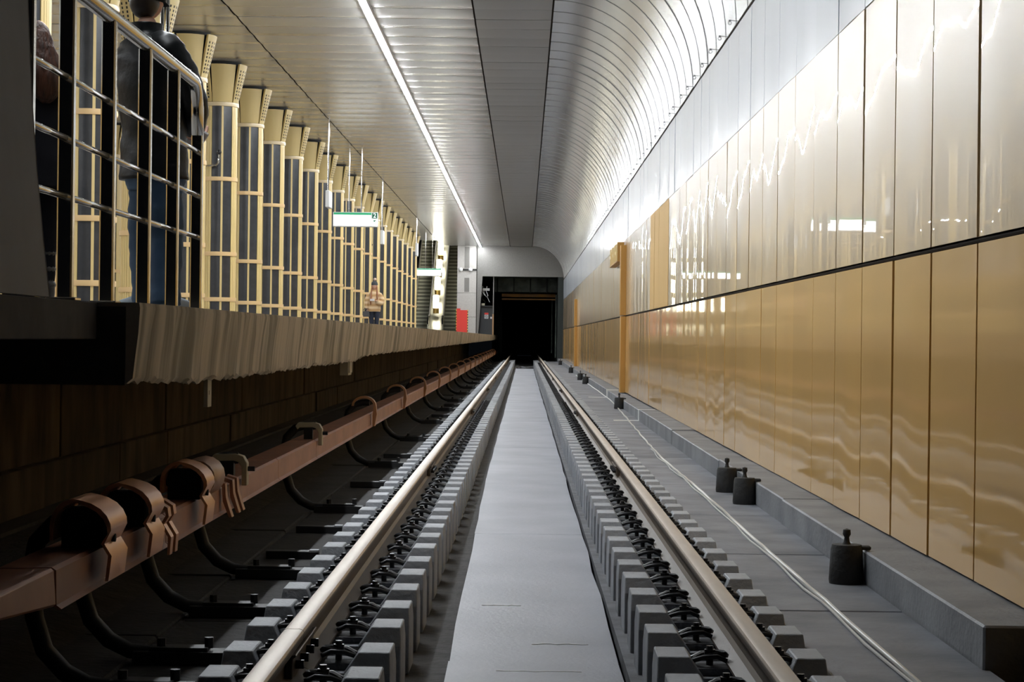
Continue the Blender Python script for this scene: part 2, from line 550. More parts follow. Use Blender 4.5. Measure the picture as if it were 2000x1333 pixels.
# kerb along the right wall
kerb = struct('baseboard_right', 'low grey concrete kerb under the ochre wall')
ys = [7.4, 13.2, 17.5, 23.0, 29.5, 41.0, 53.0, 66.0, 80.0, Y_END]
for k, (a, b) in enumerate(zip(ys[:-1], ys[1:])):
    dz = [0, .004, -.004, .006, -.015, .0, .004, 0, 0][k]
    put('kerb_stone', MB().box(1.67 + [0, .006, 0, -.004, .012, 0, 0, 0, 0][k], 1.97, a, b - 0.004, -0.29, Z_LEDGE + dz), 'ledge', kerb, smooth=0, bevel=0.008)
for y0 in (29.5, 41.0):
    put('paint_stripe', MB().box(1.655, 1.90, y0 - 0.06, y0 + 0.06, -0.175, -0.0135), 'paint_white', kerb, smooth=0)
    put('paint_stripe', MB().box(1.30, 1.668, y0 - 0.10, y0 + 0.12, -0.178, -0.174), 'paint_white', kerb, smooth=0)

# ------------------------------------------------------------------ right wall: three rows of enamel sheets
wall = struct('wall_right', 'glossy ochre and white enamel panel wall beside the track')
put('backing', MB().box(XW + 0.04, XW + 0.2, 2, Y_END + 0.5, -0.3, Z_SEAM + 0.3), 'backing', wall, smooth=0)
put('joint_strip', MB().tube([(XW + 0.018, 6, Z_JOINT), (XW + 0.018, Y_END, Z_JOINT)], 0.012, 8), 'joint', wall)
PITCH = 0.99
Y0 = 8.71 - PITCH * 2       # near edge of the first sheet in the wall


def sheet_mesh(h, seed, gap, amp, material):
    rd = random.Random(seed)
    a = rd.uniform(-1, 1) * amp
    b = rd.uniform(-1, 1) * amp * 0.5
    ph = [rd.uniform(0, 6.28) for _ in range(6)]
    fr = [rd.uniform(2.2, 3.4), rd.uniform(4, 6)]
    L = PITCH - gap

    def fn(u, v):
        yy = (u - 0.5) * L
        bul = a * math.sin(PI * u) + b * math.sin(2 * PI * u + ph[0] * 0.3)
        bul += amp * 0.03 * math.sin(2 * PI * fr[0] * u + ph[1] + 1.2 * v) + amp * 0.006 * math.sin(2 * PI * fr[1] * u + ph[2] - v)
        bul *= 0.75 + 0.25 * math.sin(PI * v)
        bul += amp * 0.25 * math.sin(2.2 * v + ph[3])
        return (-bul, yy, v * h)
    mb = MB()
    nu, nv = 22, 3
    mb.grid(lambda u, v: fn(1 - u, v), nu, nv)
    # returned edges
    m = nu + 1
    base = len(mb.v)
    for (x, y_, z) in list(mb.v):
        mb.v.append((0.022, y_, z))
    ring = [i for i in range(m)] + [j * m + nu for j in range(1, nv + 1)] + [nv * m + i for i in range(nu - 1, -1, -1)] + [j * m for j in range(nv - 1, 0, -1)]
    for i in range(len(ring)):
        p, q = ring[i], ring[(i + 1) % len(ring)]
        mb.f.append((q, p, p + base, q + base))
    return mb.mesh('panel', material, smooth=30)


rows = [(Z_LEDGE + 0.012, Z_JOINT - 0.014, 'ochre', 0.0022), (Z_JOINT + 0.014, Z_ROW - 0.003, 'ochre_mid', 0.0028), (Z_ROW + 0.003, Z_SEAM - 0.012, 'white_panel', 0.0026)]
n_sheets = int((Y_END - Y0) / PITCH)
for ri, (z0, z1, mname, amp) in enumerate(rows):
    vars_ = [sheet_mesh(z1 - z0, 100 * ri + s, 0.012, amp, M[mname]) for s in range(10)]
    wide = [sheet_mesh(z1 - z0, 100 * ri + 50 + s, 0.034, amp, M[mname]) for s in range(4)]
    matte = [sheet_mesh(z1 - z0, 100 * ri + 70 + s, 0.010, amp, M['ochre_matte']) for s in range(2)]
    for k in range(n_sheets):
        yc = Y0 + PITCH * (k + 0.5)
        if ri == 1 and 27.4 < yc < 31.2:
            me = random.choice(matte)
        elif yc < 12.8:
            me = random.choice(wide)
        else:
            me = random.choice(vars_)
        o = link('panel', me, wall, (XW + random.uniform(-.002, .002), yc, z0))
        o.rotation_euler = (0, random.uniform(-.0012, .0012), random.uniform(-.0032, .0032))
# dark gap and the small hooks under the vault
put('seam', MB().box(XW - 0.004, XW + 0.05, 6, Y_END, Z_SEAM - 0.012, Z_SEAM + 0.014), 'joint', wall, smooth=0)
hook = MB().tube([(0, 0, 0), (-0.085, 0, 0.004)], 0.003, 5)
hook.box(-0.095, -0.075, -0.006, 0.006, -0.004, 0.009)
hook.tube([(-0.085 + 0.016 * math.cos(q), 0, -0.020 + 0.016 * math.sin(q)) for q in [i * PI / 4 for i in range(9)]], 0.003, 4)
hook_me = hook.mesh('hook', M['hook'])
for k in range(44):
    yy = 18.6 + 0.965 * k
    if k in (7, 20):
        yy += 0.35
    link('hook', hook_me, wall, (XW - 0.005, yy, Z_SEAM + random.uniform(-.015, .02)))

# pilasters on the wall
for y0, lab in ((38.8, 'ochre pilaster strip on the wall beside the raised letter sign'), (74.6, 'far narrow ochre pilaster strip on the wall near the tunnel')):
    p = thing('wall_pilaster', lab, 'pilaster', (XW, y0, Z_LEDGE), 'ochre pilaster strips on the right wall')
    put('strip', MB().box(-0.095, 0.0, 0, 0.45, 0.0, Z_JOINT - Z_LEDGE - 0.01), 'gold_strip', p, smooth=0, bevel=0.004)
    put('strip', MB().box(-0.11, 0.0, 0, 0.35, Z_JOINT - Z_LEDGE + 0.01, Z_ROW - Z_LEDGE - 0.12 - (0.35 if y0 > 60 else 0)), 'gold_strip', p, smooth=0, bevel=0.004)
# raised letters (seen nearly edge-on, not readable)
ls = thing('letter_sign', 'row of raised ochre letters on a narrow shelf on the wall', 'sign', (XW - 0.02, 39.4, 2.50))
put('shelf', MB().box(-0.13, 0.0, 0.0, 3.6, -0.012, 0.012), 'gold_strip', ls, smooth=0)
put('end_plate', MB().box(-0.13, 0.0, -0.02, 0.03, -0.012, 0.36), 'gold_strip', ls, smooth=0)
for k in range(6):
    b = MB().box(-0.13, -0.08, 0.15 + k * 0.58, 0.22 + k * 0.58, 0.012, 0.35)
    b.box(-0.13, -0.08, 0.43 + k * 0.58, 0.50 + k * 0.58, 0.012, 0.35)
    if k % 2:
        b.box(-0.13, -0.08, 0.22 + k * 0.58, 0.43 + k * 0.58, 0.15, 0.21)
    else:
        b.box(-0.13, -0.08, 0.22 + k * 0.58, 0.43 + k * 0.58, 0.28, 0.35)
    put('letter', b, 'yellow', ls, smooth=0)

# ------------------------------------------------------------------ ceiling
ceil = struct('ceiling', 'suspended ceiling of grey aluminium cross panels')
CP = 0.91


def ceil_strip_mesh(x0, x1, n, material, sag=0.012, y0=0.0, vary=None):
    """n sagging cross panels, one after another, each with turned-up edges"""
    mb = MB()
    rd = random.Random(int(x0 * 100) + n)
    for k in range(n):
        s = sag * rd.uniform(0.75, 1.25)
        ya, L = y0 + k * CP, CP - 0.014
        nu = 6
        k0 = len(mb.v)
        sl = rd.uniform(-.0012, .0012)
        rows_ = [(0, 0.02)] + [(i / nu, -s * 4 * (i / nu) * (1 - i / nu) + sl * (i / nu - .5)) for i in range(nu + 1)] + [(1, 0.02)]
        vs = []
        for t, z in rows_:
            vs += [(x0, ya + t * L, z), ((x0 + x1) / 2, ya + t * L, z + (rd.uniform(-.001, .001))), (x1, ya + t * L, z)]
        fs = []
        for i in range(len(rows_) - 1):
            fs += [(3 * i, 3 * i + 3, 3 * i + 4, 3 * i + 1), (3 * i + 1, 3 * i + 4, 3 * i + 5, 3 * i + 2)]
        mb.add(vs, fs)
    return mb.mesh('panel', material, smooth=40)


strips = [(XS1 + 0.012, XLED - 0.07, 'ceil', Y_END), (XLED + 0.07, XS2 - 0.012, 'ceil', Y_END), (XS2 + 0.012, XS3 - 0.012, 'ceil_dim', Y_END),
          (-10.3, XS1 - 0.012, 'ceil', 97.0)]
Y_CA, N_CA = 26.6, 22
for x0, x1, mname, yend in strips:
    if x0 == strips[0][0]:
        pass
    vs = [ceil_strip_mesh(x0, x1, 1, M[mname]) for _ in range(1)]
    for k in range(N_CA):
        o = link('panel', vs[0], ceil, (0, Y_CA + k * CP, Z_CEIL + random.uniform(-.002, .002)))
        o.rotation_euler = (random.uniform(-.0025, .0025), random.uniform(-.0008, .0008), 0)
    n1 = int((yend - Y_CA) / CP) - N_CA
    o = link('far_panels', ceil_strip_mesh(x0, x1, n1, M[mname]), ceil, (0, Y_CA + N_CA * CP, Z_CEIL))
    o['kind'] = 'stuff'
    n0 = int((Y_CA - 6) / CP)
    o = link('near_panels', ceil_strip_mesh(x0, x1, n0, M[mname]), ceil, (0, Y_CA - n0 * CP, Z_CEIL))
    o['kind'] = 'stuff'
put('slab_above', MB().box(-16.5, XW + 0.2, 5, Y_END - 5.4, Z_CEIL + 0.05, Z_CEIL + 0.3).box(-3.42, XW + 0.2, Y_END - 5.4, Y_END + 1, Z_CEIL + 0.05, Z_CEIL + 0.3), 'backing', ceil, smooth=0)
put('far_side_ceiling', MB().box(-16.4, -10.32, 6, 97, Z_CEIL, Z_CEIL + 0.03), 'ceil', ceil, smooth=0)
for xs in (XS1, XS2, XS3):
    put('seam', MB().box(xs - 0.014, xs + 0.014, 6, Y_END - (5.4 if xs == XS1 else 0), Z_CEIL + 0.004, Z_CEIL + 0.02), 'joint', ceil, smooth=0)

# curved vault between ceiling and right wall
vault = struct('trim_1', 'curved aluminium vault panels between ceiling and wall')
VP_ = 0.965


def vault_mesh(n, seed, tilt=0.008):
    mb = MB()
    rd = random.Random(seed)
    A, B, ns = XW - XS3 - 0.01, Z_CEIL - Z_SEAM - 0.012, 18
    for k in range(n):
        ya = k * VP_
        L = VP_ - 0.004
        t1 = tilt * rd.uniform(0.6, 1.3)
        amp = rd.uniform(-.0012, .0012)
        cols = [(0.0, 0.02), (0.0, t1), (0.35, t1 * 0.68 + amp), (0.7, t1 * 0.3 - amp), (1.0, 0.0)]
        vs = []
        for (t, off) in cols:
            for i in range(ns + 1):
                q = PI / 2 * i / ns
                o_ = off if (t, off) != (0.0, 0.02) else -0.01
                vs.append((XS3 + 0.014 + (A - 0.004 - o_) * math.sin(q), ya + t * L, Z_SEAM + 0.014 + (B - o_) * math.cos(q)))
        m = ns + 1
        fs = []
        for j in range(len(cols) - 1):
            for i in range(ns):
                fs.append((j * m + i, j * m + i + 1, (j + 1) * m + i + 1, (j + 1) * m + i))
        mb.add(vs, fs)
    return mb.mesh('panel', M['vault'], smooth=30)


vv = [vault_mesh(1, s) for s in range(5)]
for k in range(32):
    o = link('panel', random.choice(vv), vault, (0, 16.0 + k * VP_, 0))
o = link('far_panels', vault_mesh(int((Y_END - 46.88) / VP_), 11), vault, (0, 16.0 + 32 * VP_, 0))
o['kind'] = 'stuff'
o = link('near_panels', vault_mesh(10, 12), vault, (0, 16.0 - 10 * VP_, 0))
o['kind'] = 'stuff'

# the light line over the platform edge, and its twin over the other edge
for xl, lab in ((XLED, 'long bright line of white tube light along the ceiling'), (-12.2, 'tube light line above the far platform edge, behind the columns')):
    t = thing('ceiling_light', lab, 'light', (xl, 0, Z_CEIL), 'tube light lines')
    put('housing', MB().prism_y([(-0.075, 0.04), (-0.075, -0.015), (-0.055, -0.035), (0.055, -0.035), (0.075, -0.015), (0.075, 0.04)], 8.5, Y_END - 0.3), 'led_body', t, smooth=0)
    for k in range(23):
        a = 9.0 + k * 4.05
        put('tube', MB().prism_y([(-0.032, -0.03), (-0.026, -0.05), (0.026, -0.05), (0.032, -0.03)], a, a + 4.03, True), 'led', t, smooth=0)

# ------------------------------------------------------------------ platform
plat = struct('floor_platform', 'island platform floor of grey granite')
put('deck', MB().box(-12.9, X_EDGE - 0.03, 7.82, 128, 0.98, Z_PLAT), 'floor', plat, smooth=0)
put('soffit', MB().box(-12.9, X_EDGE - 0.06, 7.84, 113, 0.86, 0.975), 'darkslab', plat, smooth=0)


def fascia_mesh():
    """plastered edge: leans a little, ragged lower lip"""
    mb = MB()
    rd = random.Random(3)
    ys_, y_ = [], 7.8
    while y_ < 113:
        ys_.append(y_)
        y_ += rd.uniform(0.03, 0.09) * (1 + max(0, y_ - 15) * 0.06)
    ys_.append(113.0)
    vs, fs = [], []
    for y_ in ys_:
        if y_ < 9.5:
            zb = -0.19 - (y_ - 7.8) / 1.7 * 0.035
        elif y_ < 18.5:
            zb = -0.225
        elif y_ < 19.2:
            zb = -0.225 + (y_ - 18.5) / 0.7 * 0.035
        elif y_ < 36:
            zb = -0.19 + (y_ - 19.2) / 17 * 0.015
        else:
            zb = -0.175 + (y_ - 36) / 77 * 0.045
        zb += 1.0 + rd.uniform(-0.012, 0.010)
        w1 = 0.006 * math.sin(y_ * 9.1) + 0.004 * math.sin(y_ * 23)
        vs += [(X_EDGE - 0.2, y_, Z_PLAT), (X_EDGE, y_, Z_PLAT), (X_EDGE + 0.004, y_, Z_PLAT - 0.02), (X_EDGE - 0.006 + w1, y_, 1.0), (X_EDGE - 0.018 + w1, y_, 0.9),
               (X_EDGE - 0.026 + w1, y_, zb + 0.02), (X_EDGE - 0.045, y_, zb), (X_EDGE - 0.2, y_, zb + 0.05)]
    m = 8
    for i in range(len(ys_) - 1):
        for j in range(m - 1):
            fs.append((i * m + j, i * m + j + 1, (i + 1) * m + j + 1, (i + 1) * m + j)[::-1])
    fs.append(tuple(range(m)))
    fs.append(tuple(range((len(ys_) - 1) * m, len(ys_) * m))[::-1])
    return mb.add(vs, fs)


put('fascia', fascia_mesh(), 'fascia', plat, smooth=40)
put('end_face', MB().box(-3.2, X_EDGE - 0.05, 7.79, 7.86, 0.80, 1.10), 'darkslab', plat, smooth=0)  # dark colour carries the shade on the face turned to the camera
# narrow walkway slab in front of the platform's end
put('walkway', MB().box(-3.2, -1.63, 4.0, 7.80, 0.975, Z_PLAT), 'darkslab', plat, smooth=0, bevel=0.004)

# wall under the platform, of large stained blocks
pw = struct('wall_left', 'dark stained block wall below the platform')
put('backing', MB().box(-3.4, -3.14, 2, 114, -0.3, 1.0), 'backing', pw, smooth=0)
rd = random.Random(5)
for z0, z1, off in ((-0.155, 0.155, 0.0), (0.16, 0.88, 0.9)):
    y_ = 2.0 - off
    while y_ < 113:
        L = rd.uniform(1.9, 2.4) if z0 > 0 else rd.uniform(1.6, 2.6)
        dx = rd.uniform(-0.012, 0.012) + (0.03 if z0 < 0 else 0)
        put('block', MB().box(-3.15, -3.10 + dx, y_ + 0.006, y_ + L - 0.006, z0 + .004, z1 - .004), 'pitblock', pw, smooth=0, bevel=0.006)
        y_ += L
put('block_ledge', MB().box(-3.12, -2.9, 2, 113, -0.30, -0.13), 'pit', pw, smooth=0)
t = tag(put('wall_tag', MB().box(-0.01, 0.01, -0.06, 0.06, -0.15, 0.0).box(0.01, 0.013, -0.02, 0.02, -0.09, -0.07), 'tag', smooth=0, loc=(-1.56, 10.1, 0.79)), 'small pale tag hanging below the ragged platform edge', 'tag')
tag(put('junction_box', MB().box(-0.04, 0.04, -0.16, 0.16, -0.16, 0.0).box(0.04, 0.05, -0.14, 0.14, -0.14, -0.02), 'tag', smooth=0, bevel=0.004, loc=(-1.62, 18.6, 0.80)), 'small pale box below the step in the platform edge', 'box')

# far side of the station, seen between the columns
fs_ = struct('wall_far', 'wall across the other track behind the columns')
put('panel', MB().box(-16.5, -16.3, 6, 128, -0.3, 3.9), 'ochre_matte', fs_, smooth=0)
put('panel', MB().box(-16.5, -16.3, 6, 128, 3.9, 5.6), 'white_panel', fs_, smooth=0)
put('pit_bottom', MB().box(-16.3, -12.9, 6, 128, -0.4, -0.2), 'bed', fs_, smooth=0)

# ------------------------------------------------------------------ columns
RC = 0.30
XC1, XC2 = -5.16, -9.1
H_COL = Z_CEIL - Z_PLAT
PAIR = [math.radians(18.6 + 120 * k) for k in range(3)]
D = math.radians


def make_column(detail):
    root = thing('column', 'x', 'column')
    put('shaft', MB().lathe([(0.275, 0), (0.275, 3.75)], 18), 'yellow', root)
    for c in PAIR:
        for a, b in ((-34.5, -3.6), (3.6, 34.5)):
            put('stone_panel', MB().sector(0.268, 0.288, 0.02, 3.70, c + D(a), c + D(b), 4), 'darkpanel', root, smooth=30)
        put('divider', MB().sector(0.27, 0.298, 0.0, 3.71, c - D(3.3), c + D(3.3), 1), 'yellow', root, smooth=0)
        m_ = MB()
        a0, a1 = c + D(34.8), c + D(85.2)
        if detail:
            nr = 6
            for k in range(nr):
                wd = (a1 - a0) / nr
                m_.sector(0.27, 0.300, 0.0, 3.71, a0 + wd * (k + 0.06), a0 + wd * (k + 0.90), 2)
        else:
            m_.sector(0.27, 0.300, 0.0, 3.71, a0, a1, 4)
        put('ribbed_strip', m_, 'yellow', root, smooth=30)
    for zb in (0.425, 1.185, 2.435):
        b_ = MB().lathe([(0.27, zb), (0.314, zb + 0.003), (0.318, zb + 0.035), (0.314, zb + 0.07), (0.27, zb + 0.073)], 24)
        put('band', b_, 'yellow_band', root, smooth=40)
    put('collar', MB().lathe([(0.27, 3.68), (0.318, 3.685), (0.322, 3.72), (0.318, 3.75), (0.27, 3.755)], 24), 'collar', root, smooth=40)
    for c in PAIR:
        put('capital_plate', MB().sector(0.27, 0.300, 3.755, 4.375, c - D(33), c + D(33), 4, R1=0.385), 'yellow_cap', root, smooth=30)
        g = put('capital_grille', MB().sector(0.27, 0.308, 3.755, 4.385, c + D(36), c + D(84), 4, R1=0.455), 'yellow_cap', root, smooth=30)
        if detail:
            h_ = MB()
            for r_ in range(9):
                zz = 3.83 + r_ * 0.055
                rr = 0.309 + (zz - 3.755) / 0.63 * 0.147
                for q in range(4):
                    an = c + D(43 + q * 11)
                    p = Vector((math.sin(an), -math.cos(an), 0))
                    tv = Vector((math.cos(an), math.sin(an), 0))
                    ce = p * (rr + 0.001) + Vector((0, 0, zz))
                    sl = Vector((p.x * 0.0037, p.y * 0.0037, 0.016))
                    h_.add([ce - tv * .013 - sl, ce + tv * .013 - sl, ce + tv * .013 + sl, ce - tv * .013 + sl], [(0, 1, 2, 3)])
            put('perforations', h_, 'black', g, smooth=0)
    put('neck', MB().lathe([(0.28, 3.75), (0.33, 4.30), (0.36, H_COL + 0.005)], 18), 'black', root)  # black core: the shadow gap above the capital put into colour
    return root


colA, colB = make_column(True), make_column(False)
index_kids(colA)
index_kids(colB)
P_COL = 3.38
first = True
n_row1 = 22
for k in range(n_row1):
    yc = 34.35 + P_COL * (k - 4)
    src = colA if k < 12 else colB
    o = src if (k in (0, 12)) else copy_tree(src)
    o.location = (XC1, yc, Z_PLAT)
    if k < 4:
        lab = ['yellow column behind the brown-haired woman, nearest of the row', 'yellow column seen between woman and man through the railing',
               'yellow column mostly hidden behind the man in the jacket', 'yellow column behind the last bay of the railing'][k]
    elif k == 4:
        lab = 'yellow column with dark stone panels just past the railing end, with a bent hook arm'
    elif k == n_row1 - 1:
        lab = 'last yellow column of the row, beside the escalator'
    else:
        lab = 'yellow column with dark stone panels, %s past the railing end' % ordinal(k - 3)
    tag(o, lab, 'column', 'yellow columns along the platform')
for k in range(8):
    o = copy_tree(colB)
    o.location = (XC2, 27.6 + P_COL * k, Z_PLAT)
    tag(o, 'yellow column of the second row, farther back across the platform', 'column', 'second row of columns')

# bent hook arms on three columns
for yc, lab in ((34.35, 'bent steel hook arm on the first column past the railing'), (68.1, 'dark bent hook arm on a column above the girl in fur'), (81.7, 'far dark hook arm on a column near the escalator')):
    t = thing('hook_arm', lab, 'hook', (XC1 - 0.05, yc - 0.47, 3.79), 'hook arms on the columns')
    put('arm', MB().tube([(-0.10, 0.10, 0), (0, 0, 0), (0.07, -0.01, 0.005), (0.11, -0.02, 0.04), (0.125, -0.02, 0.12), (0.125, -0.02, 0.20)], 0.017, 8), 'steel', t)
    put('head', MB().ball((0.125, -0.02, 0.22), (0.04, 0.045, 0.045)), 'knob', t)
# pinkish stones at two column feet
for (px, py, yy, lab) in ((153, 560, 23.0, 'low pinkish stone step at the foot of a column behind the railing'), (556, 600, 50.0, 'low pinkish stone step at the foot of a far column')):
    t = thing('stone_step', lab, 'step', (-4.55 if yy < 30 else -5.0, yy, Z_PLAT))
    put('slab', MB().box(-0.14, 0.10, -0.3, 0.3, 0, 0.16), 'pink', t, smooth=0, bevel=0.01)
    put('slab', MB().box(-0.16, 0.12, -0.32, 0.32, 0.16, 0.19), 'pink', t, smooth=0, bevel=0.01)

# ------------------------------------------------------------------ railing at the platform's near end
XRAIL = -1.66
rl = thing('railing', 'polished steel railing at the near end of the platform', 'railing', (XRAIL, 0, Z_PLAT))
posts = [6.15, 6.89, 7.51, 8.26, 9.05, 9.78, 10.5]
for i, yp in enumerate(posts):
    p = put('post', MB().box(-0.058, 0.0, yp - 0.022, yp + 0.022, 0, 1.145 if i < 6 else 1.06), 'steel', rl, smooth=0, bevel=0.006)
    put('foot_plate', MB().box(-0.09, 0.02, yp - 0.05, yp + 0.05, -0.001, 0.012), 'steel', p, smooth=0, bevel=0.003)
pts = [(-0.03, 5.6, 1.165), (-0.03, 10.35, 1.165)] + [(-0.03, 10.35 + 0.14 * math.sin(q), 1.165 - 0.14 + 0.14 * math.cos(q)) for q in (0.4, 0.8, 1.2, 1.57)] + [(-0.03, 10.49, 0.9)]
put('handrail', MB().tube(pts, 0.032, 14), 'chrome', rl, smooth=180)
for i in range(len(posts) - 1):
    for h in (0.382, 0.595, 0.82):
        a, b = posts[i] + 0.022, posts[i + 1] - 0.022
        put('rail', MB().tube([(-0.03, a, h), (-0.03, b, h)], 0.0125, 10), 'chrome', rl, smooth=180)
# grey sheet partition at the picture's left
z6 = 6.3
ep = [at(px, py, z6) for px, py in ((96, 580), (84, 470), (71, 330), (62, 200), (52, -30))]
g = thing('partition', 'dark grey sheet partition with a slanted edge left of the railing', 'partition', (0, 0, 0))
m_ = MB()
for p, q in zip(ep[:-1], ep[1:]):
    m_.hexa([(p.x - .03, 3.2, p.z), (p.x, 3.2, p.z), (p.x, z6, p.z), (p.x - .03, z6, p.z),
             (q.x - .03, 3.2, q.z), (q.x, 3.2, q.z), (q.x, z6, q.z), (q.x - .03, z6, q.z)])
put('sheet', m_, 'greypanel', g, smooth=0)
put('edge_strip', MB().tube([(p.x - .014, z6 + .004, p.z) for p in ep], 0.016, 8), 'greypanel', g)
# chrome twin pole behind the man
a = at(322, 60, 11.9)
t = thing('twin_pole', 'pair of thin chrome tubes rising behind the shoulder of the man in black', 'pole', (a.x, 11.9, Z_PLAT))
for dx in (-0.016, 0.016):
    put('tube', MB().tube([(dx, 0, 0), (dx, 0, 3.0)], 0.012, 10), 'chrome', t, smooth=180)
put('base', MB().lathe([(0.10, 0), (0.10, 0.015), (0.05, 0.03), (0, 0.03)], 16), 'steel', t)

# ------------------------------------------------------------------ running rails
RAILP = [(-0.066, -0.152), (0.066, -0.152), (0.066, -0.142), (0.02, -0.126), (0.0075, -0.11), (0.0075, -0.05), (0.034, -0.038), (0.036, -0.012),
         (0.031, -0.004), (0.020, -0.0005), (-0.020, -0.0005), (-0.031, -0.004), (-0.036, -0.012), (-0.034, -0.038), (-0.0075, -0.05), (-0.0075, -0.11), (-0.02, -0.126), (-0.066, -0.142)]
jl = [2.0, 6.96, 16.7, 30.0, 42.5, 55.0, 67.5, 80.0, 92.5, 140.0]
jr = [2.0, 4.4, 17.0, 29.7, 42.2, 54.7, 67.2, 79.7, 92.2, 140.0]
for X, J, lab, inner in ((XL, jl, 'worn running rail on the platform side of the track', 1), (XR, jr, 'worn running rail on the wall side of the track', -1)):
    r = thing('running_rail', lab, 'rail', (X, 0, 0), 'the two running rails')
    for a, b in zip(J[:-1], J[1:]):
        put('rail_length', MB().prism_y(RAILP, a + 0.004, b - 0.004), 'rail', r, smooth=30)
    for yj in J[1:-1]:
        for sd in (-1, 1):
            fp = put('joint_bar', MB().prism_y([(sd * 0.010, -0.118), (sd * 0.034, -0.118), (sd * 0.036, -0.05), (sd * 0.046, -0.046), (sd * 0.046, -0.038), (sd * 0.010, -0.046)][::sd], yj - 0.33, yj + 0.33),
                     'clip' if sd != inner else 'rail', r, smooth=0, bevel=0.003)
            if yj < 45:
                for q in (-0.24, -0.09, 0.09, 0.24):
                    put('bolt', MB().tube([(sd * 0.034, yj + q, -0.082), (sd * 0.062, yj + q, -0.082)], 0.016, 6), 'clip', fp, smooth=0)

# ------------------------------------------------------------------ sleeper blocks with clips
def block_mesh():
    mb = MB()
    # local x: from the inner end (0) outwards (0.59); rail centre at 0.318
    mb.frustum(0.0, 0.60, -0.155, 0.155, -0.375, 0.0, 0.60, -0.15, 0.15, -0.178)
    mb.frustum(0.0, 0.165, -0.15, 0.15, -0.178, 0.004, 0.115, -0.118, 0.118, -0.108)
    mb.frustum(0.455, 0.60, -0.15, 0.15, -0.178, 0.49, 0.592, -0.118, 0.118, -0.108)
    return mb


def clip_mb(sd):
    """bent spring loop, stud plate; local origin at the rail centre, sd = side"""
    mb = MB()
    pts = []
    for i in range(13):
        q = 2 * PI * i / 12
        pts.append((sd * (0.122 + 0.058 * math.cos(q)), 0.034 * math.sin(q), -0.128 + 0.010 * math.cos(q + PI) + 0.012 * abs(math.sin(q))))
    mb.tube(pts, 0.0105, 6)
    mb.tube([(sd * 0.066, -0.045, -0.132), (sd * 0.10, -0.05, -0.116), (sd * 0.15, -0.05, -0.120), (sd * 0.185, -0.03, -0.135)], 0.0095, 6)
    mb.tube([(sd * 0.066, 0.045, -0.132), (sd * 0.10, 0.05, -0.116), (sd * 0.15, 0.05, -0.120), (sd * 0.185, 0.03, -0.135)], 0.0095, 6)
    return mb


def bolt_mb(sd):
    mb = MB().tube([(sd * 0.122, 0, -0.17), (sd * 0.122, 0, -0.085)], 0.0125, 8)
    mb.tube([(sd * 0.122, 0, -0.122), (sd * 0.122, 0, -0.098)], 0.022, 6)
    return mb


me_block = block_mesh().mesh('block', M['block'], smooth=0, bevel=0.0035)
me_block_far = block_mesh().mesh('block', M['block'], smooth=0)
me_plate = MB().box(-0.20, 0.20, -0.085, 0.085, -0.178, -0.154).mesh('base_plate', M['bed_grey'], smooth=0)
me_clip = {s: clip_mb(s).mesh('clip', M['clip'], smooth=60) for s in (-1, 1)}
me_bolt = {s: bolt_mb(s).mesh('bolt', M['clip'], smooth=40) for s in (-1, 1)}
me_fast = MB().prism_y([(-.185, -.178), (.185, -.178), (.185, -.118), (.066, -.118), (.066, -.16), (-.066, -.16), (-.066, -.118), (-.185, -.118)], -.05, .05).mesh('clip', M['clip'], smooth=0)
SP = 0.59
for X, y0, sgn, side in ((XL, 6.75, -1, 'left'), (XR, 6.71, 1, 'right')):
    for k in range(-3, 147):
        yk = y0 + SP * k
        nth = k + 4
        if nth <= 150:
            lab = 'grey concrete sleeper block under the %s rail, %s from the near end' % (side, ordinal(nth))
        else:
            lab = 'grey concrete sleeper block under the far part of the %s rail' % side
        b = thing('sleeper_block', lab, 'sleeper', (X, yk + random.uniform(-.012, .012), random.uniform(-.009, -.003)), 'sleeper blocks under the %s rail' % side)
        b.rotation_euler = (0, 0, random.uniform(-.012, .012))
        near = yk < 36
        o = link('block', me_block if near else me_block_far, b, (-sgn * 0.318, 0, 0))
        if sgn < 0:
            o.rotation_euler = (0, 0, PI)
        if near:
            link('base_plate', me_plate, b)
            for s in (-1, 1):
                c = link('clip', me_clip[s], b, (0, random.uniform(-.008, .008), 0))
                link('bolt', me_bolt[s], b)
        else:
            link('clip', me_fast, b)
rest = MB()
for X, sgn in ((XL, -1), (XR, 1)):
    for k in range(20):
        yk = 6.73 + SP * (147 + k)
        x0, x1 = sorted((X - sgn * 0.318, X + sgn * 0.282))
        rest.frustum(x0, x1, yk - .15, yk + .15, -0.37, x0, x1, yk - .12, yk + .12, -0.156)
tag(put('sleeper_blocks', rest, 'block', smooth=0), 'last sleeper blocks of the track before the tunnel mouth', 'sleeper', None, 'stuff')

# ------------------------------------------------------------------ contact rail on the left
cr = thing('contact_rail', 'brown covered contact rail on brackets below the platform edge', 'rail', (0, 0, 0))
XG = -1.45
GP = [(XG - 0.18, 0.262), (XG - 0.01, 0.268), (XG + 0.004, 0.258), (XG + 0.006, 0.150), (XG + 0.022, 0.138), (XG + 0.014, 0.134), (XG - 0.004, 0.146), (XG - 0.006, 0.250), (XG - 0.18, 0.25)]
brk = [7.0, 7.75, 9.05, 10.5, 14.4, 19.4, 24.3, 29.2, 34.2, 39.2, 44.2, 49.2, 54.2, 59.2, 64.2, 69.2, 74.2, 79.2, 84.2, 89.2, 94.2, 99.2]
joints = [6.35, 8.3, 10.35, 12.1, 14.3] + brk[5:] + [112.0]
for a, b in zip(joints[:-1], joints[1:]):
    put('cover', MB().prism_y(GP, a + 0.006, b - 0.006), 'guard', cr, smooth=0)
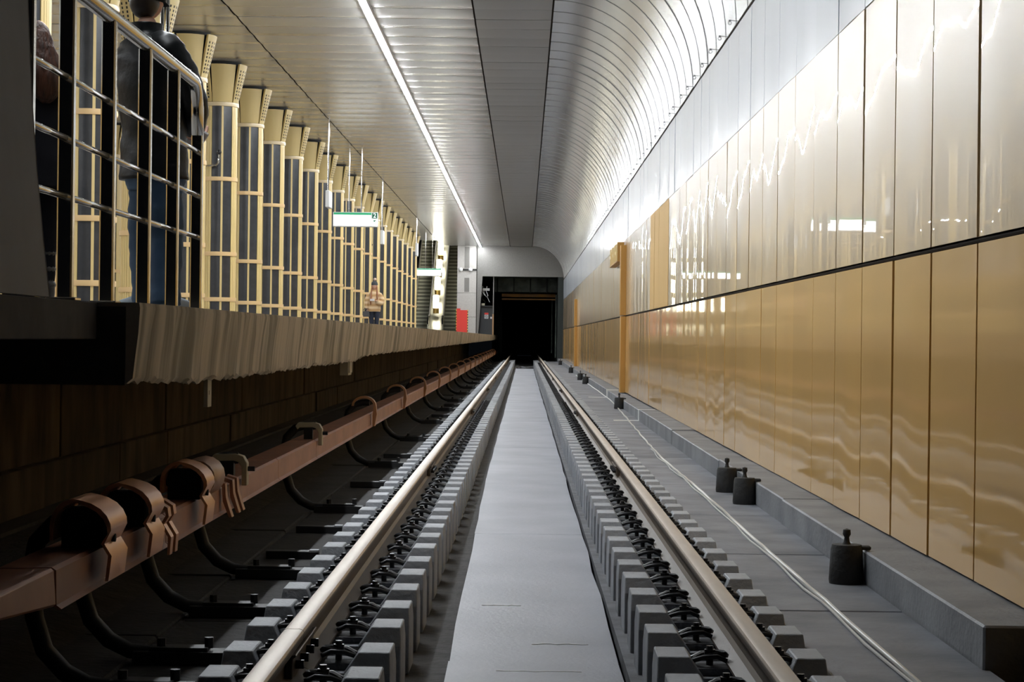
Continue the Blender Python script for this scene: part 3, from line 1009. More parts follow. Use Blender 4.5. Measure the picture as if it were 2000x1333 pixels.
# near ramp end of the cover
put('cover', MB().hexa([(XG - 0.18, 4.9, 0.250), (XG + 0.004, 4.9, 0.250), (XG + 0.006, 6.355, 0.146), (XG - 0.18, 6.355, 0.146),
                        (XG - 0.18, 4.9, 0.270), (XG - 0.006, 4.9, 0.272), (XG - 0.002, 6.355, 0.266), (XG - 0.18, 6.355, 0.262)]), 'guard', cr, smooth=0, bevel=0.008)
put('power_rail', MB().box(XG - 0.13, XG - 0.05, 6.0, 112, 0.16, 0.24), 'clip', cr, smooth=0)


def bracket_parts():
    b = MB().tube([(-1.40, 0, -0.215), (-1.48, 0, -0.205), (-1.56, 0, -0.165), (-1.63, 0, -0.09), (-1.665, 0, 0.02), (-1.68, 0, 0.16), (-1.66, 0, 0.28), (-1.60, 0, 0.345), (-1.53, 0, 0.365), (-1.46, 0, 0.365)],
                  [.03, .03, .033, .033, .033, .033, .032, .03, .03, .03], 8)
    p = MB().box(-1.46, -1.12, -0.06, 0.06, -0.245, -0.20).box(-1.40, -1.18, -0.045, 0.045, -0.20, -0.185)
    p.tube([(-1.36, 0, -0.19), (-1.36, 0, -0.155)], 0.018, 6)
    p.tube([(-1.18, 0, -0.19), (-1.18, 0, -0.150)], 0.018, 6)
    return b, p


bb, pp = bracket_parts()
me_b, me_p = bb.mesh('bracket_arm', M['bracket'], smooth=60), pp.mesh('base', M['bracket'], smooth=0)
# inverted L clamps: cream ones near, brown horseshoes beyond
cl = MB()
outl = [(-1.60, 0.36), (-1.58, 0.385), (-1.47, 0.388), (-1.43, 0.375), (-1.41, 0.34), (-1.41, 0.225), (-1.438, 0.225), (-1.438, 0.32), (-1.455, 0.345), (-1.48, 0.352), (-1.57, 0.35), (-1.585, 0.335)]
cl.prism_y(outl, -0.035, 0.035)
me_cl = cl.mesh('clamp', M['cream'], smooth=30, bevel=0.003)
bo = MB().tube([(-1.425, 0, 0.31), (-1.375, 0, 0.31)], 0.014, 6).box(-1.54, -1.48, -0.03, 0.03, 0.268, 0.355)
me_bo = bo.mesh('clamp_bolt', M['bracket'], smooth=0)
hs = MB()
arc_o = [(-1.51 + 0.115 * math.cos(q), 0.335 + 0.095 * math.sin(q)) for q in [PI - i * PI / 10 for i in range(11)]]
arc_i = [(-1.51 + 0.095 * math.cos(q), 0.335 + 0.072 * math.sin(q)) for q in [i * PI / 10 for i in range(11)]]
hs.prism_y(arc_o + [(-1.385, 0.26), (-1.405, 0.145), (-1.425, 0.145), (-1.425, 0.25)] + arc_i, -0.06, 0.06)
me_hs = hs.mesh('clamp', M['brownclamp'], smooth=40)


def hood_mesh(L):
    """arched copper hood open at both ends, with a flap down the front of the cover"""
    o_ = [(-1.585, 0.30)] + [(-1.505 + 0.08 * math.cos(q), 0.345 + 0.095 * math.sin(q)) for q in [PI - i * PI / 14 for i in range(8)]] + [(-1.475, 0.434), (-1.445, 0.425), (-1.415, 0.408), (-1.393, 0.385), (-1.380, 0.358), (-1.378, 0.335), (-1.40, 0.29), (-1.375, 0.25), (-1.385, 0.165)]
    i_ = [(x - 0.012 if x > -1.5 else x + 0.012, z - 0.012 if z > 0.32 else z) for x, z in reversed(o_)]
    return MB().prism_y(o_ + i_, -L, L)


for k, yb in enumerate(brk):
    a = link('bracket', None, cr, (0, yb, 0))
    link('bracket_arm', me_b, a)
    link('base', me_p, a)
    if k < 3:
        L = (0.14, 0.13, 0.11)[k]
        put('hood', hood_mesh(L), 'copper', a, smooth=50)
        put('hood_shade_fill', MB().box(-1.56, -1.42, -L * 0.5, L * 0.5, 0.27, 0.40), 'inside', a, smooth=0)  # added black block, stands in for the shade inside the hood
        put('hood_screw', MB().tube([(-1.40, -0.02, 0.30), (-1.386, -0.02, 0.30)], 0.014, 8), 'inside', a)
    elif k < 5:
        link('clamp', me_cl, a)
        link('clamp_bolt', me_bo, a)
    else:
        link('clamp', me_hs, a)
# small clip fingers and a round insulator between the hoods
for dy in (0.30, 0.42):
    put('clip_finger', MB().prism_y([(-1.50, 0.345), (-1.43, 0.34), (-1.39, 0.315), (-1.385, 0.28), (-1.405, 0.25), (-1.375, 0.20), (-1.38, 0.13), (-1.39, 0.13), (-1.388, 0.20), (-1.418, 0.25), (-1.397, 0.285), (-1.402, 0.305), (-1.44, 0.328), (-1.50, 0.333)], 7.75 + dy - 0.03, 7.75 + dy + 0.03), 'copper', cr, smooth=30)
put('insulator', MB().tube([(-1.49, 9.35, 0.335), (-1.49, 9.42, 0.335), (-1.49, 9.62, 0.335), (-1.49, 9.75, 0.335)], [0.085, 0.092, 0.092, 0.07], 16), 'brownclamp', cr, smooth=50)
for yy in (9.8, 10.05, 10.2):
    put('strap', MB().prism_y([(-1.47, 0.30), (-1.42, 0.285), (-1.415, 0.22), (-1.40, 0.17), (-1.385, 0.125), (-1.40, 0.125), (-1.43, 0.20), (-1.435, 0.27), (-1.47, 0.28)], yy - 0.035, yy + 0.035), 'guard', cr, smooth=30)
# anchor bars on the pit floor between brackets
for k, yb in enumerate([11.4, 12.9, 16.9, 20.9, 24.9, 31.7, 36.7]):
    t = thing('anchor_bar', 'black anchor bar on the pit floor, %s from the near end' % ordinal(k + 1), 'bar', (-1.26, yb, -0.252), 'anchor bars beside the sleepers')
    put('bar', MB().box(-0.16, 0.13, -0.04, 0.04, 0.0, 0.05), 'bracket', t, smooth=0, bevel=0.004)
    put('cap', MB().box(0.08, 0.13, -0.035, 0.035, 0.05, 0.056), 'block', t, smooth=0)

# ------------------------------------------------------------------ cable and canisters on the right floor
cp = [(1745, 1290), (1560, 1128), (1460, 1042), (1373, 962), (1330, 927), (1290, 893), (1262, 862), (1245, 842), (1225, 818), (1212, 803), (1196, 783), (1172, 764), (1150, 745), (1130, 731)]
pts = []
for px, py in cp:
    d = C2W @ Vector(((px - 1000) / F, (666.5 - py) / F, -1))
    tt = (-0.165 - CAM.z) / d.z
    q = CAM + d * tt
    pts.append((min(q.x, 1.655), q.y, -0.168))
pts = [(1.395, 4.5, -0.168)] + pts
cab = thing('cable', 'flat white cable lying on the grey floor beside the kerb', 'cable', (0, 0, 0))
dense = []
for i in range(len(pts) - 1):
    for s in range(6):
        p = Vector(pts[i]).lerp(Vector(pts[i + 1]), s / 6)
        dense.append((p.x + random.uniform(-.006, .006), p.y, p.z + random.uniform(-.002, .002)))
put('strand', MB().tube(dense, 0.011, 6), 'cable_white', cab, smooth=60)
put('strand', MB().tube([(x - 0.022 + 0.008 * math.sin(y_ * 3), y_, z - 0.004) for x, y_, z in dense[:40]], 0.006, 5), 'cable_white', cab, smooth=60)
for (X, yy, lab) in ((1.585, 10.0, 'black canister with a knob against the kerb, nearest one'), (1.60, 14.76, 'black canister with a knob, nearer of the touching pair'),
                     (1.585, 15.9, 'black canister with a knob, farther of the touching pair'), (1.61, 34.5, 'lone black canister by the white kerb stripes'),
                     (1.60, 53, 'small dark canister by the kerb past the first pilaster'), (1.60, 58, 'small dark canister by the kerb, second past the first pilaster'),
                     (1.60, 69.5, 'small dark canister by the kerb before the far pilaster'), (1.60, 90, 'tiny dark canister by the kerb near the tunnel mouth')):
    t = thing('canister', lab, 'canister', (X, yy, -0.18), 'black canisters along the kerb')
    put('body', MB().lathe([(0.083, 0), (0.086, 0.02), (0.078, 0.17), (0.072, 0.19), (0, 0.192)], 16), 'canister', t, smooth=50)
    put('lip', MB().box(0.0, 0.115, -0.03, 0.03, 0.165, 0.185), 'canister', t, smooth=0, bevel=0.005)
    put('knob', MB().lathe([(0.022, 0.19), (0.015, 0.205), (0.012, 0.225), (0.020, 0.24), (0.018, 0.262), (0, 0.268)], 10), 'wood' if False else 'canister', t, smooth=60)

# ------------------------------------------------------------------ end of the station
endw = struct('wall_end', 'grey granite end wall above the tunnel mouth')
zt = 4.05
put('lintel', MB().box(-2.40, XW + 0.1, Y_END, Y_END + 0.5, zt, Z_CEIL + 0.1), 'granite', endw, smooth=0)
put('jamb', MB().box(1.66, XW + 0.1, Y_END + 0.02, Y_END + 0.5, -0.3, zt), 'jamb', endw, smooth=0)
put('jamb', MB().hexa([(-2.40, Y_END, 1.0), (-2.32, Y_END, 1.0), (-2.32, Y_END + .5, 1.0), (-2.40, Y_END + .5, 1.0),
                       (-2.40, Y_END, zt), (-2.12, Y_END, zt), (-2.12, Y_END + .5, zt), (-2.40, Y_END + .5, zt)]), 'granite', endw, smooth=0)
pl = struct('wall_pier', 'pale granite pier between escalator and tunnel mouth')
for za, zb_ in ((Z_PLAT, 2.0), (2.0, 3.2), (3.2, 4.4), (4.4, Z_CEIL + 0.1)):
    put('panel', MB().box(-3.38, -2.42, Y_END - 0.3, Y_END + 26, za, zb_ - 0.01), 'granite_lt', pl, smooth=0, bevel=0.006)
put('inlay', MB().box(-3.02, -2.78, Y_END - 0.315, Y_END - 0.29, 3.25, 3.95).box(-3.02, -2.78, Y_END - 0.315, Y_END - 0.29, 4.45, 5.5), 'granite', pl, smooth=0)
put('cable_duct', MB().box(-2.425, -2.39, Y_END - 0.33, Y_END - 0.05, Z_PLAT, Z_CEIL), 'backing', pl, smooth=0)
for k, x in enumerate((-3.20, -2.72)):
    pz = 4.36
    t = thing('round_lamp', ('left' if k == 0 else 'right') + ' of the two round white lamps on the pale pier', 'lamp', (x, Y_END - 0.33, pz), 'round white lamps on the pier')
    put('disc', MB().ball((0, -0.05, 0), (0.10, 0.06, 0.10)), 'sign_frame', t)
    put('mount', MB().box(-0.04, 0.04, -0.04, 0.04, -0.03, 0.03), 'sign_frame', t, smooth=0)
tag(put('lamp_bar', MB().box(-3.20, -2.40, Y_END - 0.36, Y_END - 0.31, 4.32, 4.38), 'black', smooth=0), 'thin dark bar joining the two round lamps on the pier', 'bar')
bn = thing('banner', 'red banner with yellow and black edges on the pale pier', 'banner', (-3.12, Y_END - 0.36, Z_PLAT))
put('cloth', MB().box(-0.27, 0.27, -0.01, 0.01, 0.05, 1.22).box(-0.27, -0.08, -0.01, 0.01, 1.22, 1.30), 'red', bn, smooth=0)
for x in (-0.30, 0.27):
    put('edge_tape', MB().box(x, x + 0.03, -0.012, 0.012, 0.0, 1.25), 'hazard', bn, smooth=0)
    m_ = MB()
    for i in range(9):
        m_.box(x - 0.001, x + 0.031, -0.014, 0.014, 0.02 + i * 0.135, 0.085 + i * 0.135)
    put('edge_mark', m_, 'black', bn, smooth=0)
# tunnel
tn = struct('wall_tunnel', 'dark running tunnel beyond the station')
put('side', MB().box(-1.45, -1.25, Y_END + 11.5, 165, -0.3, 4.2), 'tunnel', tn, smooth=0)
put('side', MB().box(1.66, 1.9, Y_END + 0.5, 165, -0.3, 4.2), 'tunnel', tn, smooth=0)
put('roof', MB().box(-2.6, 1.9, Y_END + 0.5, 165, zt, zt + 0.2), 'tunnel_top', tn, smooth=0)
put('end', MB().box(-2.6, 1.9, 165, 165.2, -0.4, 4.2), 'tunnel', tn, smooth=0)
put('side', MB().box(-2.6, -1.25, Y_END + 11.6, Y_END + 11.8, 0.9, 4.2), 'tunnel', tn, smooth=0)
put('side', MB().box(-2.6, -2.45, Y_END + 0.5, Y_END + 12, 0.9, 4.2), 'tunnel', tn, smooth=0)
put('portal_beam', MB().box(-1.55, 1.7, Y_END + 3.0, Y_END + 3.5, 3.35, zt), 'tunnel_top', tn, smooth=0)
for k in range(4):
    put('rib', MB().box(-1.45 + k * 0.85, -1.38 + k * 0.85, Y_END + 2.9, Y_END + 3.0, 3.3, zt), 'tunnel', tn, smooth=0)
put('tunnel_beam', MB().box(-1.2, 1.6, Y_END + 5.0, Y_END + 5.3, 3.13, 3.30).box(-1.2, 1.6, Y_END + 5.0, Y_END + 5.3, 2.98, 3.05), 'lit_beam', tn, smooth=0)
put('pipe', MB().tube([(1.60, Y_END + 2, 0), (1.60, Y_END + 2, 3.2)], 0.035, 8), 'tunnel_top', tn)
put('pipe', MB().tube([(1.45, Y_END + 6, 0.2), (1.45, Y_END + 6, 3.1)], 0.03, 8), 'tunnel_top', tn)
put('corner_post', MB().box(-1.60, -1.55, Y_END + 0.5, Y_END + 0.6, Z_PLAT, zt), 'granite', tn, smooth=0)
# dark door across the end of the platform with a warning plate
dr = tag(link('door_1', None, None, (-1.95, Y_END + 1.2, Z_PLAT)), 'dark door at the end of the platform beside the tunnel', None, None, 'structure')
put('leaf', MB().box(-0.42, 0.38, 0, 0.05, 0, 1.45), 'door', dr, smooth=0, bevel=0.01)
put('handle', MB().box(0.22, 0.30, -0.03, 0, 0.82, 0.92), 'sign_frame', dr, smooth=0)
ws = thing('warning_plate', 'small red and white warning plate on the dark door', 'sign', (-1.93, Y_END + 1.19, 2.10))
put('plate', MB().box(-0.10, 0.10, -0.008, 0, -0.16, 0.14), 'sign_frame', ws, smooth=0)
put('header', MB().box(-0.10, 0.10, -0.012, -0.008, 0.04, 0.14), 'red', ws, smooth=0)
put('mark', MB().tube([(0.06 * math.cos(q), -0.011, -0.06 + 0.06 * math.sin(q)) for q in [i * PI / 8 for i in range(17)]], 0.008, 5).tube([(-0.04, -0.011, -0.02), (0.04, -0.011, -0.10)], 0.008, 5), 'black', ws)
tag(put('wooden_post', MB().box(-0.035, 0.035, -0.035, 0.035, 0, 1.05), 'wood', smooth=0, bevel=0.006, loc=(-1.58, Y_END + 0.35, Z_PLAT)), 'thin brown post standing beside the dark door', 'post')
eq = thing('equipment_rack', 'rack of cables and pale boxes above the dark door', 'rack', (-2.0, Y_END + 1.0, 2.55))
put('shelf', MB().box(-0.42, 0.40, 0, 0.5, 0.0, 0.04).box(-0.42, -0.36, 0, 0.5, 0.0, 1.5), 'door', eq, smooth=0)
rd = random.Random(9)
for k in range(12):
    x, z = rd.uniform(-0.40, 0.15), rd.uniform(0.15, 0.85)
    put('cable', MB().tube([(x, -0.02, z + 0.25), (x + rd.uniform(-.05, .12), -0.05, z), (x + rd.uniform(-.02, .2), -0.02, z - 0.22)], rd.uniform(.012, .026), 6), 'sign_frame' if k % 3 else 'black', eq)
put('tray', MB().box(-0.12, 0.22, -0.05, 0.05, 0.80, 0.92), 'sign_frame', eq, smooth=0)
put('box', MB().box(-0.18, -0.02, -0.06, 0.04, 0.05, 0.16), 'cream', eq, smooth=0)

# escalators behind the columns
def escalator(x0, x1, lab):
    e = thing('escalator', lab, 'escalator', ((x0 + x1) / 2, 106.0, Z_PLAT), 'escalators at the end of the platform')
    wd = (x1 - x0) / 2
    for k in range(34):
        yy, zz = 1.6 + k * 0.346, k * 0.2
        s = MB().box(-wd + .06, wd - .06, yy, yy + 0.40, zz + 0.12, zz + 0.2)
        st = put('step', s, 'esc', e, smooth=0)
        put('riser', MB().box(-wd + .06, wd - .06, yy + 0.02, yy + 0.05, zz - 0.02, zz + 0.12), 'esc_riser', st, smooth=0)
    for sx in (-wd, wd - 0.05):
        m_ = MB()
        ys_ = [0.0, 1.4, 13.4]
        zs_ = [0.0, 0.0, 6.93]
        for i in range(2):
            m_.hexa([(sx, ys_[i], zs_[i]), (sx + .05, ys_[i], zs_[i]), (sx + .05, ys_[i + 1], zs_[i + 1]), (sx, ys_[i + 1], zs_[i + 1]),
                     (sx, ys_[i], zs_[i] + 0.92), (sx + .05, ys_[i], zs_[i] + 0.92), (sx + .05, ys_[i + 1], zs_[i + 1] + 0.92), (sx, ys_[i + 1], zs_[i + 1] + 0.92)])
        put('balustrade', m_, 'balus', e, smooth=0)
        put('handrail', MB().tube([(sx + .025, 0.1, 0.45), (sx + .025, -0.1, 0.75), (sx + .025, 0.1, 0.95), (sx + .025, 1.4, 0.97), (sx + .025, 13.4, 7.9)], 0.045, 8), 'rubber', e)
    put('landing', MB().box(-wd, wd, -1.0, 1.6, 0.0, 0.03), 'esc', e, smooth=0)
    return e


escalator(-4.28, -3.42, 'escalator beside the pale granite pier')
escalator(-5.85, -4.98, 'escalator beside the last yellow column')
well = struct('wall_escalator', 'dark shaft around the escalators')
put('end', MB().box(-12, -3.4, 126, 126.3, Z_PLAT, 12), 'granite', well, smooth=0)
put('soffit', MB().hexa([(-12, 97.2, Z_CEIL + .3), (-3.38, 97.2, Z_CEIL + .3), (-3.38, 126, 12), (-12, 126, 12), (-12, 97.2, Z_CEIL + .5), (-3.38, 97.2, Z_CEIL + .5), (-3.38, 126, 12.2), (-12, 126, 12.2)]), 'darkslab', well, smooth=0)
put('side', MB().box(-6.4, -6.2, 108, 126, Z_PLAT, 12), 'darkslab', well, smooth=0)
put('centre_plinth', MB().hexa([(-4.96, 106, Z_PLAT), (-4.30, 106, Z_PLAT), (-4.30, 119.5, Z_PLAT), (-4.96, 119.5, Z_PLAT),
                                (-4.96, 106, Z_PLAT + .06), (-4.30, 106, Z_PLAT + .06), (-4.30, 119.5, Z_PLAT + 7.62), (-4.96, 119.5, Z_PLAT + 7.62)]), 'balus', well, smooth=0)
for k in range(6):
    t = thing('escalator_lamp', 'glowing white lamp column between the escalators, %s from the bottom' % ordinal(k + 1), 'lamp', (-4.66, 107.6 + 1.78 * k, Z_PLAT + 1.22 + 1.0 * k), 'lamps between the escalators')
    put('base', MB().lathe([(0.13, -0.12), (0.16, -0.10), (0.16, 0.14), (0.12, 0.18)], 14), 'gold', t)
    put('globe', MB().lathe([(0.13, 0.17), (0.155, 0.21), (0.16, 0.5), (0.155, 0.80), (0.12, 0.85), (0, 0.86)], 14), 'globe', t, smooth=60)

# ------------------------------------------------------------------ hanging signs
def text_mesh(s, size, material):
    cu = bpy.data.curves.new('text', 'FONT')
    cu.body = s
    cu.size = size
    cu.align_x = 'CENTER'
    cu.align_y = 'CENTER'
    cu.extrude = 0.002
    o = bpy.data.objects.new('text', cu)
    COL.objects.link(o)
    dg = bpy.context.evaluated_depsgraph_get()
    me = bpy.data.meshes.new_from_object(o.evaluated_get(dg))
    bpy.data.objects.remove(o)
    me.materials.clear()
    me.materials.append(material)
    return me


for (px0, px1, py0, py1, yy, lab, num) in ((650, 738, 414, 444, 49.7, 'lit white hanging sign with green strip and number 2', True), (814, 862, 524, 540, 89.4, 'farther lit hanging sign in front of the escalators', False)):
    a, b = at(px0, py0, yy), at(px1, py1, yy)
    xc, W, H = (a.x + b.x) / 2, (b.x - a.x) / 2, a.z - b.z
    t = thing('hanging_sign', lab, 'sign', (xc, yy, b.z), 'lit signs hung over the platform')
    put('frame', MB().box(-W, W, 0, 0.10, 0, H), 'sign_frame', t, smooth=0, bevel=0.01)
    put('face', MB().box(-W + .025, W - (.18 if num else .03), -0.006, 0, .03, H - .07), 'sign_face', t, smooth=0)
    put('strip', MB().box(-W + .025, W - (.16 if num else .03), -0.006, 0, H - .07, H - .015), 'sign_green', t, smooth=0)
    if num:
        put('number_field', MB().box(W - .14, W - .02, -0.006, 0, H - .15, H - .015), 'sign_dark', t, smooth=0)
        o = link('number', text_mesh('2', 0.15, M['sign_white']), t, (W - .08, -0.009, H - .085))
        o.rotation_euler = (PI / 2, 0, 0)
        put('face', MB().box(W - .165, W - .02, -0.006, 0, .03, H - .16), 'sign_face', t, smooth=0)
        put('arrow', MB().add([(W - .13, -0.009, H - .20), (W - .05, -0.009, H - .18), (W - .05, -0.009, H - .20), (W - .08, -0.009, H - .245)], [(0, 3, 2, 1)]), 'sign_dark', t, smooth=0)
    for dx in (-0.16, 0.14):
        put('rod', MB().tube([(dx, 0.05, H), (dx, 0.05, Z_CEIL - b.z)], 0.014, 8), 'chrome', t)
for (px, py0, py1, yy, lab) in ((641.5, 372, 405, 43.0, 'narrow white box hung on a steel rod, nearest of three'), (749, 450, 477, 59.4, 'narrow white box hung on a steel rod, middle of three'),
                                (813, 475, 500, 78.4, 'narrow white box hung on a steel rod before the escalator, farthest of three')):
    a, b = at(px, py0, yy), at(px, py1, yy)
    t = thing('hanging_box', lab, 'box', (XS1, yy, b.z), 'white boxes hung along the platform')
    put('case', MB().box(-0.045, 0.045, -0.02, 0.60, 0, a.z - b.z), 'sign_frame', t, smooth=0, bevel=0.012)
    put('screen', MB().box(0.045, 0.048, 0.03, 0.55, 0.04, a.z - b.z - 0.04), 'sign_frame', t, smooth=0)
    put('rod', MB().tube([(0, 0.1, a.z - b.z), (0, 0.1, Z_CEIL - b.z)], 0.02, 8), 'chrome', t)

# ------------------------------------------------------------------ people
def skin_mesh(verts, edges, radii, root=0, levels=2):
    me = bpy.data.meshes.new('skin')
    me.from_pydata([tuple(v) for v in verts], edges, [])
    o = bpy.data.objects.new('skin', me)
    COL.objects.link(o)
    md = o.modifiers.new('skin', 'SKIN')
    md.use_smooth_shade = True
    sv = me.skin_vertices[0].data
    for i, r in enumerate(radii):
        r = r if isinstance(r, (tuple, list)) else (r, r)
        sv[i].radius = r
        sv[i].use_root = (i == root)
    s2 = o.modifiers.new('sub', 'SUBSURF')
    s2.levels = s2.render_levels = levels
    dg = bpy.context.evaluated_depsgraph_get()
    dg.update()
    out = bpy.data.meshes.new_from_object(o.evaluated_get(dg))
    bpy.data.objects.remove(o)
    mb = MB()
    mb.v = [tuple(v.co) for v in out.vertices]
    mb.f = [tuple(p.vertices) for p in out.polygons]
    bpy.data.meshes.remove(out)
    return mb


def spline(pts, n=5):
    P = [Vector(p) for p in pts]
    out = []
    for i in range(len(P) - 1):
        a, b, c, d = P[max(i - 1, 0)], P[i], P[i + 1], P[min(i + 2, len(P) - 1)]
        for k in range(n):
            t = k / n
            out.append(0.5 * ((2 * b) + (c - a) * t + (2 * a - 5 * b + 4 * c - d) * t * t + (3 * b - a - 3 * c + d) * t ** 3))
    out.append(P[-1])
    return out


def limb(pts, radii, n=14):
    q = spline(pts, 6)
    r = [p.x for p in spline([(r_, 0, 0) for r_ in radii], 6)]
    # soft folds along the sleeve or leg
    r = [x * (1 + 0.035 * math.sin(i * 2.1) + 0.02 * math.sin(i * 0.9)) for i, x in enumerate(r)]
    return MB().tube(q, r, n)


def trunk(secs, fwd, n=20):
    '''garment lofted through (centre, half width, half depth) sections'''
    f = Vector((fwd[0], fwd[1], 0)).normalized()
    rt = Vector((f.y, -f.x, 0))
    cs = spline([c for c, _, _ in secs], 5)
    ws = [p.x for p in spline([(w_, 0, 0) for _, w_, _ in secs], 5)]
    ds = [p.x for p in spline([(d_, 0, 0) for _, _, d_ in secs], 5)]
    vs, fs = [], []
    for i, c in enumerate(cs):
        for k in range(n):
            q = 2 * PI * k / n
            e = 0.8
            cx, sx = math.cos(q), math.sin(q)
            x = math.copysign(abs(cx) ** e, cx) * ws[i]
            y_ = math.copysign(abs(sx) ** e, sx) * ds[i]
            wob = 1 + 0.02 * math.sin(3 * q + i * 1.3) + 0.015 * math.sin(5 * q - i)
            vs.append(c + rt * (x * wob) + f * (y_ * wob))
    for i in range(len(cs) - 1):
        for k in range(n):
            l = (k + 1) % n
            fs.append((i * n + k, i * n + l, (i + 1) * n + l, (i + 1) * n + k))
    fs += [tuple(range(n - 1, -1, -1)), tuple(range((len(cs) - 1) * n, len(cs) * n))]
    return MB().add(vs, fs)


def hand(wrist, dirn, palm_n, s=1.0, side=1):
    """palm and five bent fingers; dirn = along the hand, palm_n = out of the palm"""
    d, n = Vector(dirn).normalized(), Vector(palm_n).normalized()
    t = d.cross(n).normalized() * side
    n = t.cross(d).normalized() * side
    wv = Vector(wrist)
    P = [wv, wv + d * .045 * s, wv + d * .085 * s]
    E = [(0, 1), (1, 2)]
    R = [(.022 * s, .018 * s), (.032 * s, .014 * s), (.036 * s, .012 * s)]
    for k, (off, L) in enumerate(((.028, .070), (.010, .080), (-.010, .075), (-.028, .058))):
        i0 = len(P)
        b = wv + d * .088 * s + t * off * s
        P += [b, b + d * L * .45 * s + n * .010 * s, b + d * L * .75 * s + n * .032 * s, b + d * L * .85 * s + n * .052 * s]
        E += [(2, i0), (i0, i0 + 1), (i0 + 1, i0 + 2), (i0 + 2, i0 + 3)]
        R += [.0095 * s, .009 * s, .0082 * s, .007 * s]
    i0 = len(P)
    P += [wv + d * .03 * s + t * .035 * s, wv + d * .06 * s + t * .055 * s + n * .015 * s, wv + d * .085 * s + t * .05 * s + n * .035 * s]
    E += [(1, i0), (i0, i0 + 1), (i0 + 1, i0 + 2)]
    R += [.012 * s, .0105 * s, .008 * s]
    return skin_mesh(P, E, R, 0, 1)


def head_mb(c, fwd, s=1.0, tilt=0.0):
    """head centred at c, facing fwd"""
    mb = MB()

    def shape(u, v):
        a, b = 2 * PI * u, -PI / 2 + PI * v
        x, y_, z = math.cos(b) * math.cos(a), math.cos(b) * math.sin(a), math.sin(b)
        # local: +y front
        sx, sy, sz = 0.074, 0.096, 0.116
        if z < 0:
            sx *= 1 - 0.28 * (-z) ** 1.5
            sy *= 1 - 0.10 * (-z)
        fr = max(y_, 0)
        yy = y_ * sy + 0.004
        if fr > 0.5:
            yy += 0.006 * math.exp(-((z + 0.55) / 0.25) ** 2)
            yy += 0.022 * math.exp(-(x / 0.17) ** 2 - ((z + 0.12) / 0.17) ** 2)     # nose
            yy -= 0.006 * (math.exp(-((x - .38) / 0.18) ** 2 - ((z - .08) / 0.12) ** 2) + math.exp(-((x + .38) / 0.18) ** 2 - ((z - .08) / 0.12) ** 2))
            yy += 0.005 * math.exp(-(x / 0.3) ** 2 - ((z + 0.48) / 0.07) ** 2)      # lips
        return (x * sx * s, yy * s, z * sz * s)
    mb.grid(shape, 24, 18)
    for sd in (-1, 1):
        mb.ball((sd * 0.076 * s, -0.004 * s, 0.0), (0.010 * s, 0.022 * s, 0.032 * s), 8, 6)
    f = Vector(fwd)
    ang = math.atan2(-f.x, f.y)
    mb.xform(Matrix.Translation(Vector(c)) @ Matrix.Rotation(ang, 4, 'Z') @ Matrix.Rotation(-tilt, 4, 'X'))
    return mb


def eyes_mb(c, fwd, s=1.0, tilt=0.0):
    mb = MB()
    for sd in (-1, 1):
        mb.ball((sd * 0.030 * s, 0.082 * s, 0.008 * s), 0.0085 * s, 8, 6)
    f = Vector(fwd)
    mb.xform(Matrix.Translation(Vector(c)) @ Matrix.Rotation(math.atan2(-f.x, f.y), 4, 'Z') @ Matrix.Rotation(-tilt, 4, 'X'))
    return mb


def join(*mbs):
    r = MB()
    for m_ in mbs:
        r.add(m_.v, m_.f)
    return r


def shoe_mb(ankle, toe_dir, s=1.0, boot=0.0):
    a = Vector(ankle)
    d = Vector((toe_dir[0], toe_dir[1], 0)).normalized()
    fl = Z_PLAT
    P = [Vector((a.x, a.y, fl + .09 + boot)), Vector((a.x, a.y, fl + .075)), Vector((a.x, a.y, fl + .045)) - d * .035, Vector((a.x, a.y, fl + .045)) + d * .07, Vector((a.x, a.y, fl + .036)) + d * .14, Vector((a.x, a.y, fl + .034)) + d * .19]
    return skin_mesh(P, [(0, 1), (1, 2), (1, 3), (3, 4), (4, 5)], [.05, .052, .048, (.046, .05), (.042, .036), (.036, .028)], 1, 2)


# --- man in black jacket
YM = 10.9
def pm(px, py, dy=0.0):
    p = at(px, py, YM)
    return Vector((p.x, p.y + dy, p.z))


man = thing('person', 'man in black jacket, cap and blue jeans leaning at the railing holding something white', 'person', (0, 0, 0))
fx = (0.65, 0.76, 0)
pel, chest, neck, hd = pm(305, 330), pm(292, 130), pm(287, 55), pm(284, -4, 0.03)
shR, elR, haR = pm(338, 108, -.12), pm(372, 205, -.02), pm(358, 262, .18)
shL, elL, haL = pm(248, 104, .12), pm(268, 215, .28), pm(318, 270, .32)
hpL, knL, anL = pm(290, 345, .07), pm(284, 470, .10), pm(284, 585, .08)
hpR, knR, anR = pm(322, 345, -.07), pm(324, 470, -.03), pm(326, 585, -.09)
body = skin_mesh([pel, pm(299, 230), chest, neck, pm(285, 30, .02), shR, elR, haR, shL, elL, haL, hpL, knL, anL, hpR, knR, anR],
                 [(0, 1), (1, 2), (2, 3), (3, 4), (2, 5), (5, 6), (6, 7), (2, 8), (8, 9), (9, 10), (0, 11), (11, 12), (12, 13), (0, 14), (14, 15), (15, 16)],
                 [.11, .11, .12, .058, .055, .055, .045, .03, .055, .045, .03, .085, .06, .04, .085, .06, .04], 0, 2)
body = join(body, head_mb(hd, fx, 1.0), hand(haR, (0.3, 0.6, 0.1), (0, 0.2, 1), 1.0, 1), hand(haL, (0.75, 0.2, 0.0), (0, 0.3, 1), 1.0, -1))
put('body', body, 'skin', man, smooth=180)
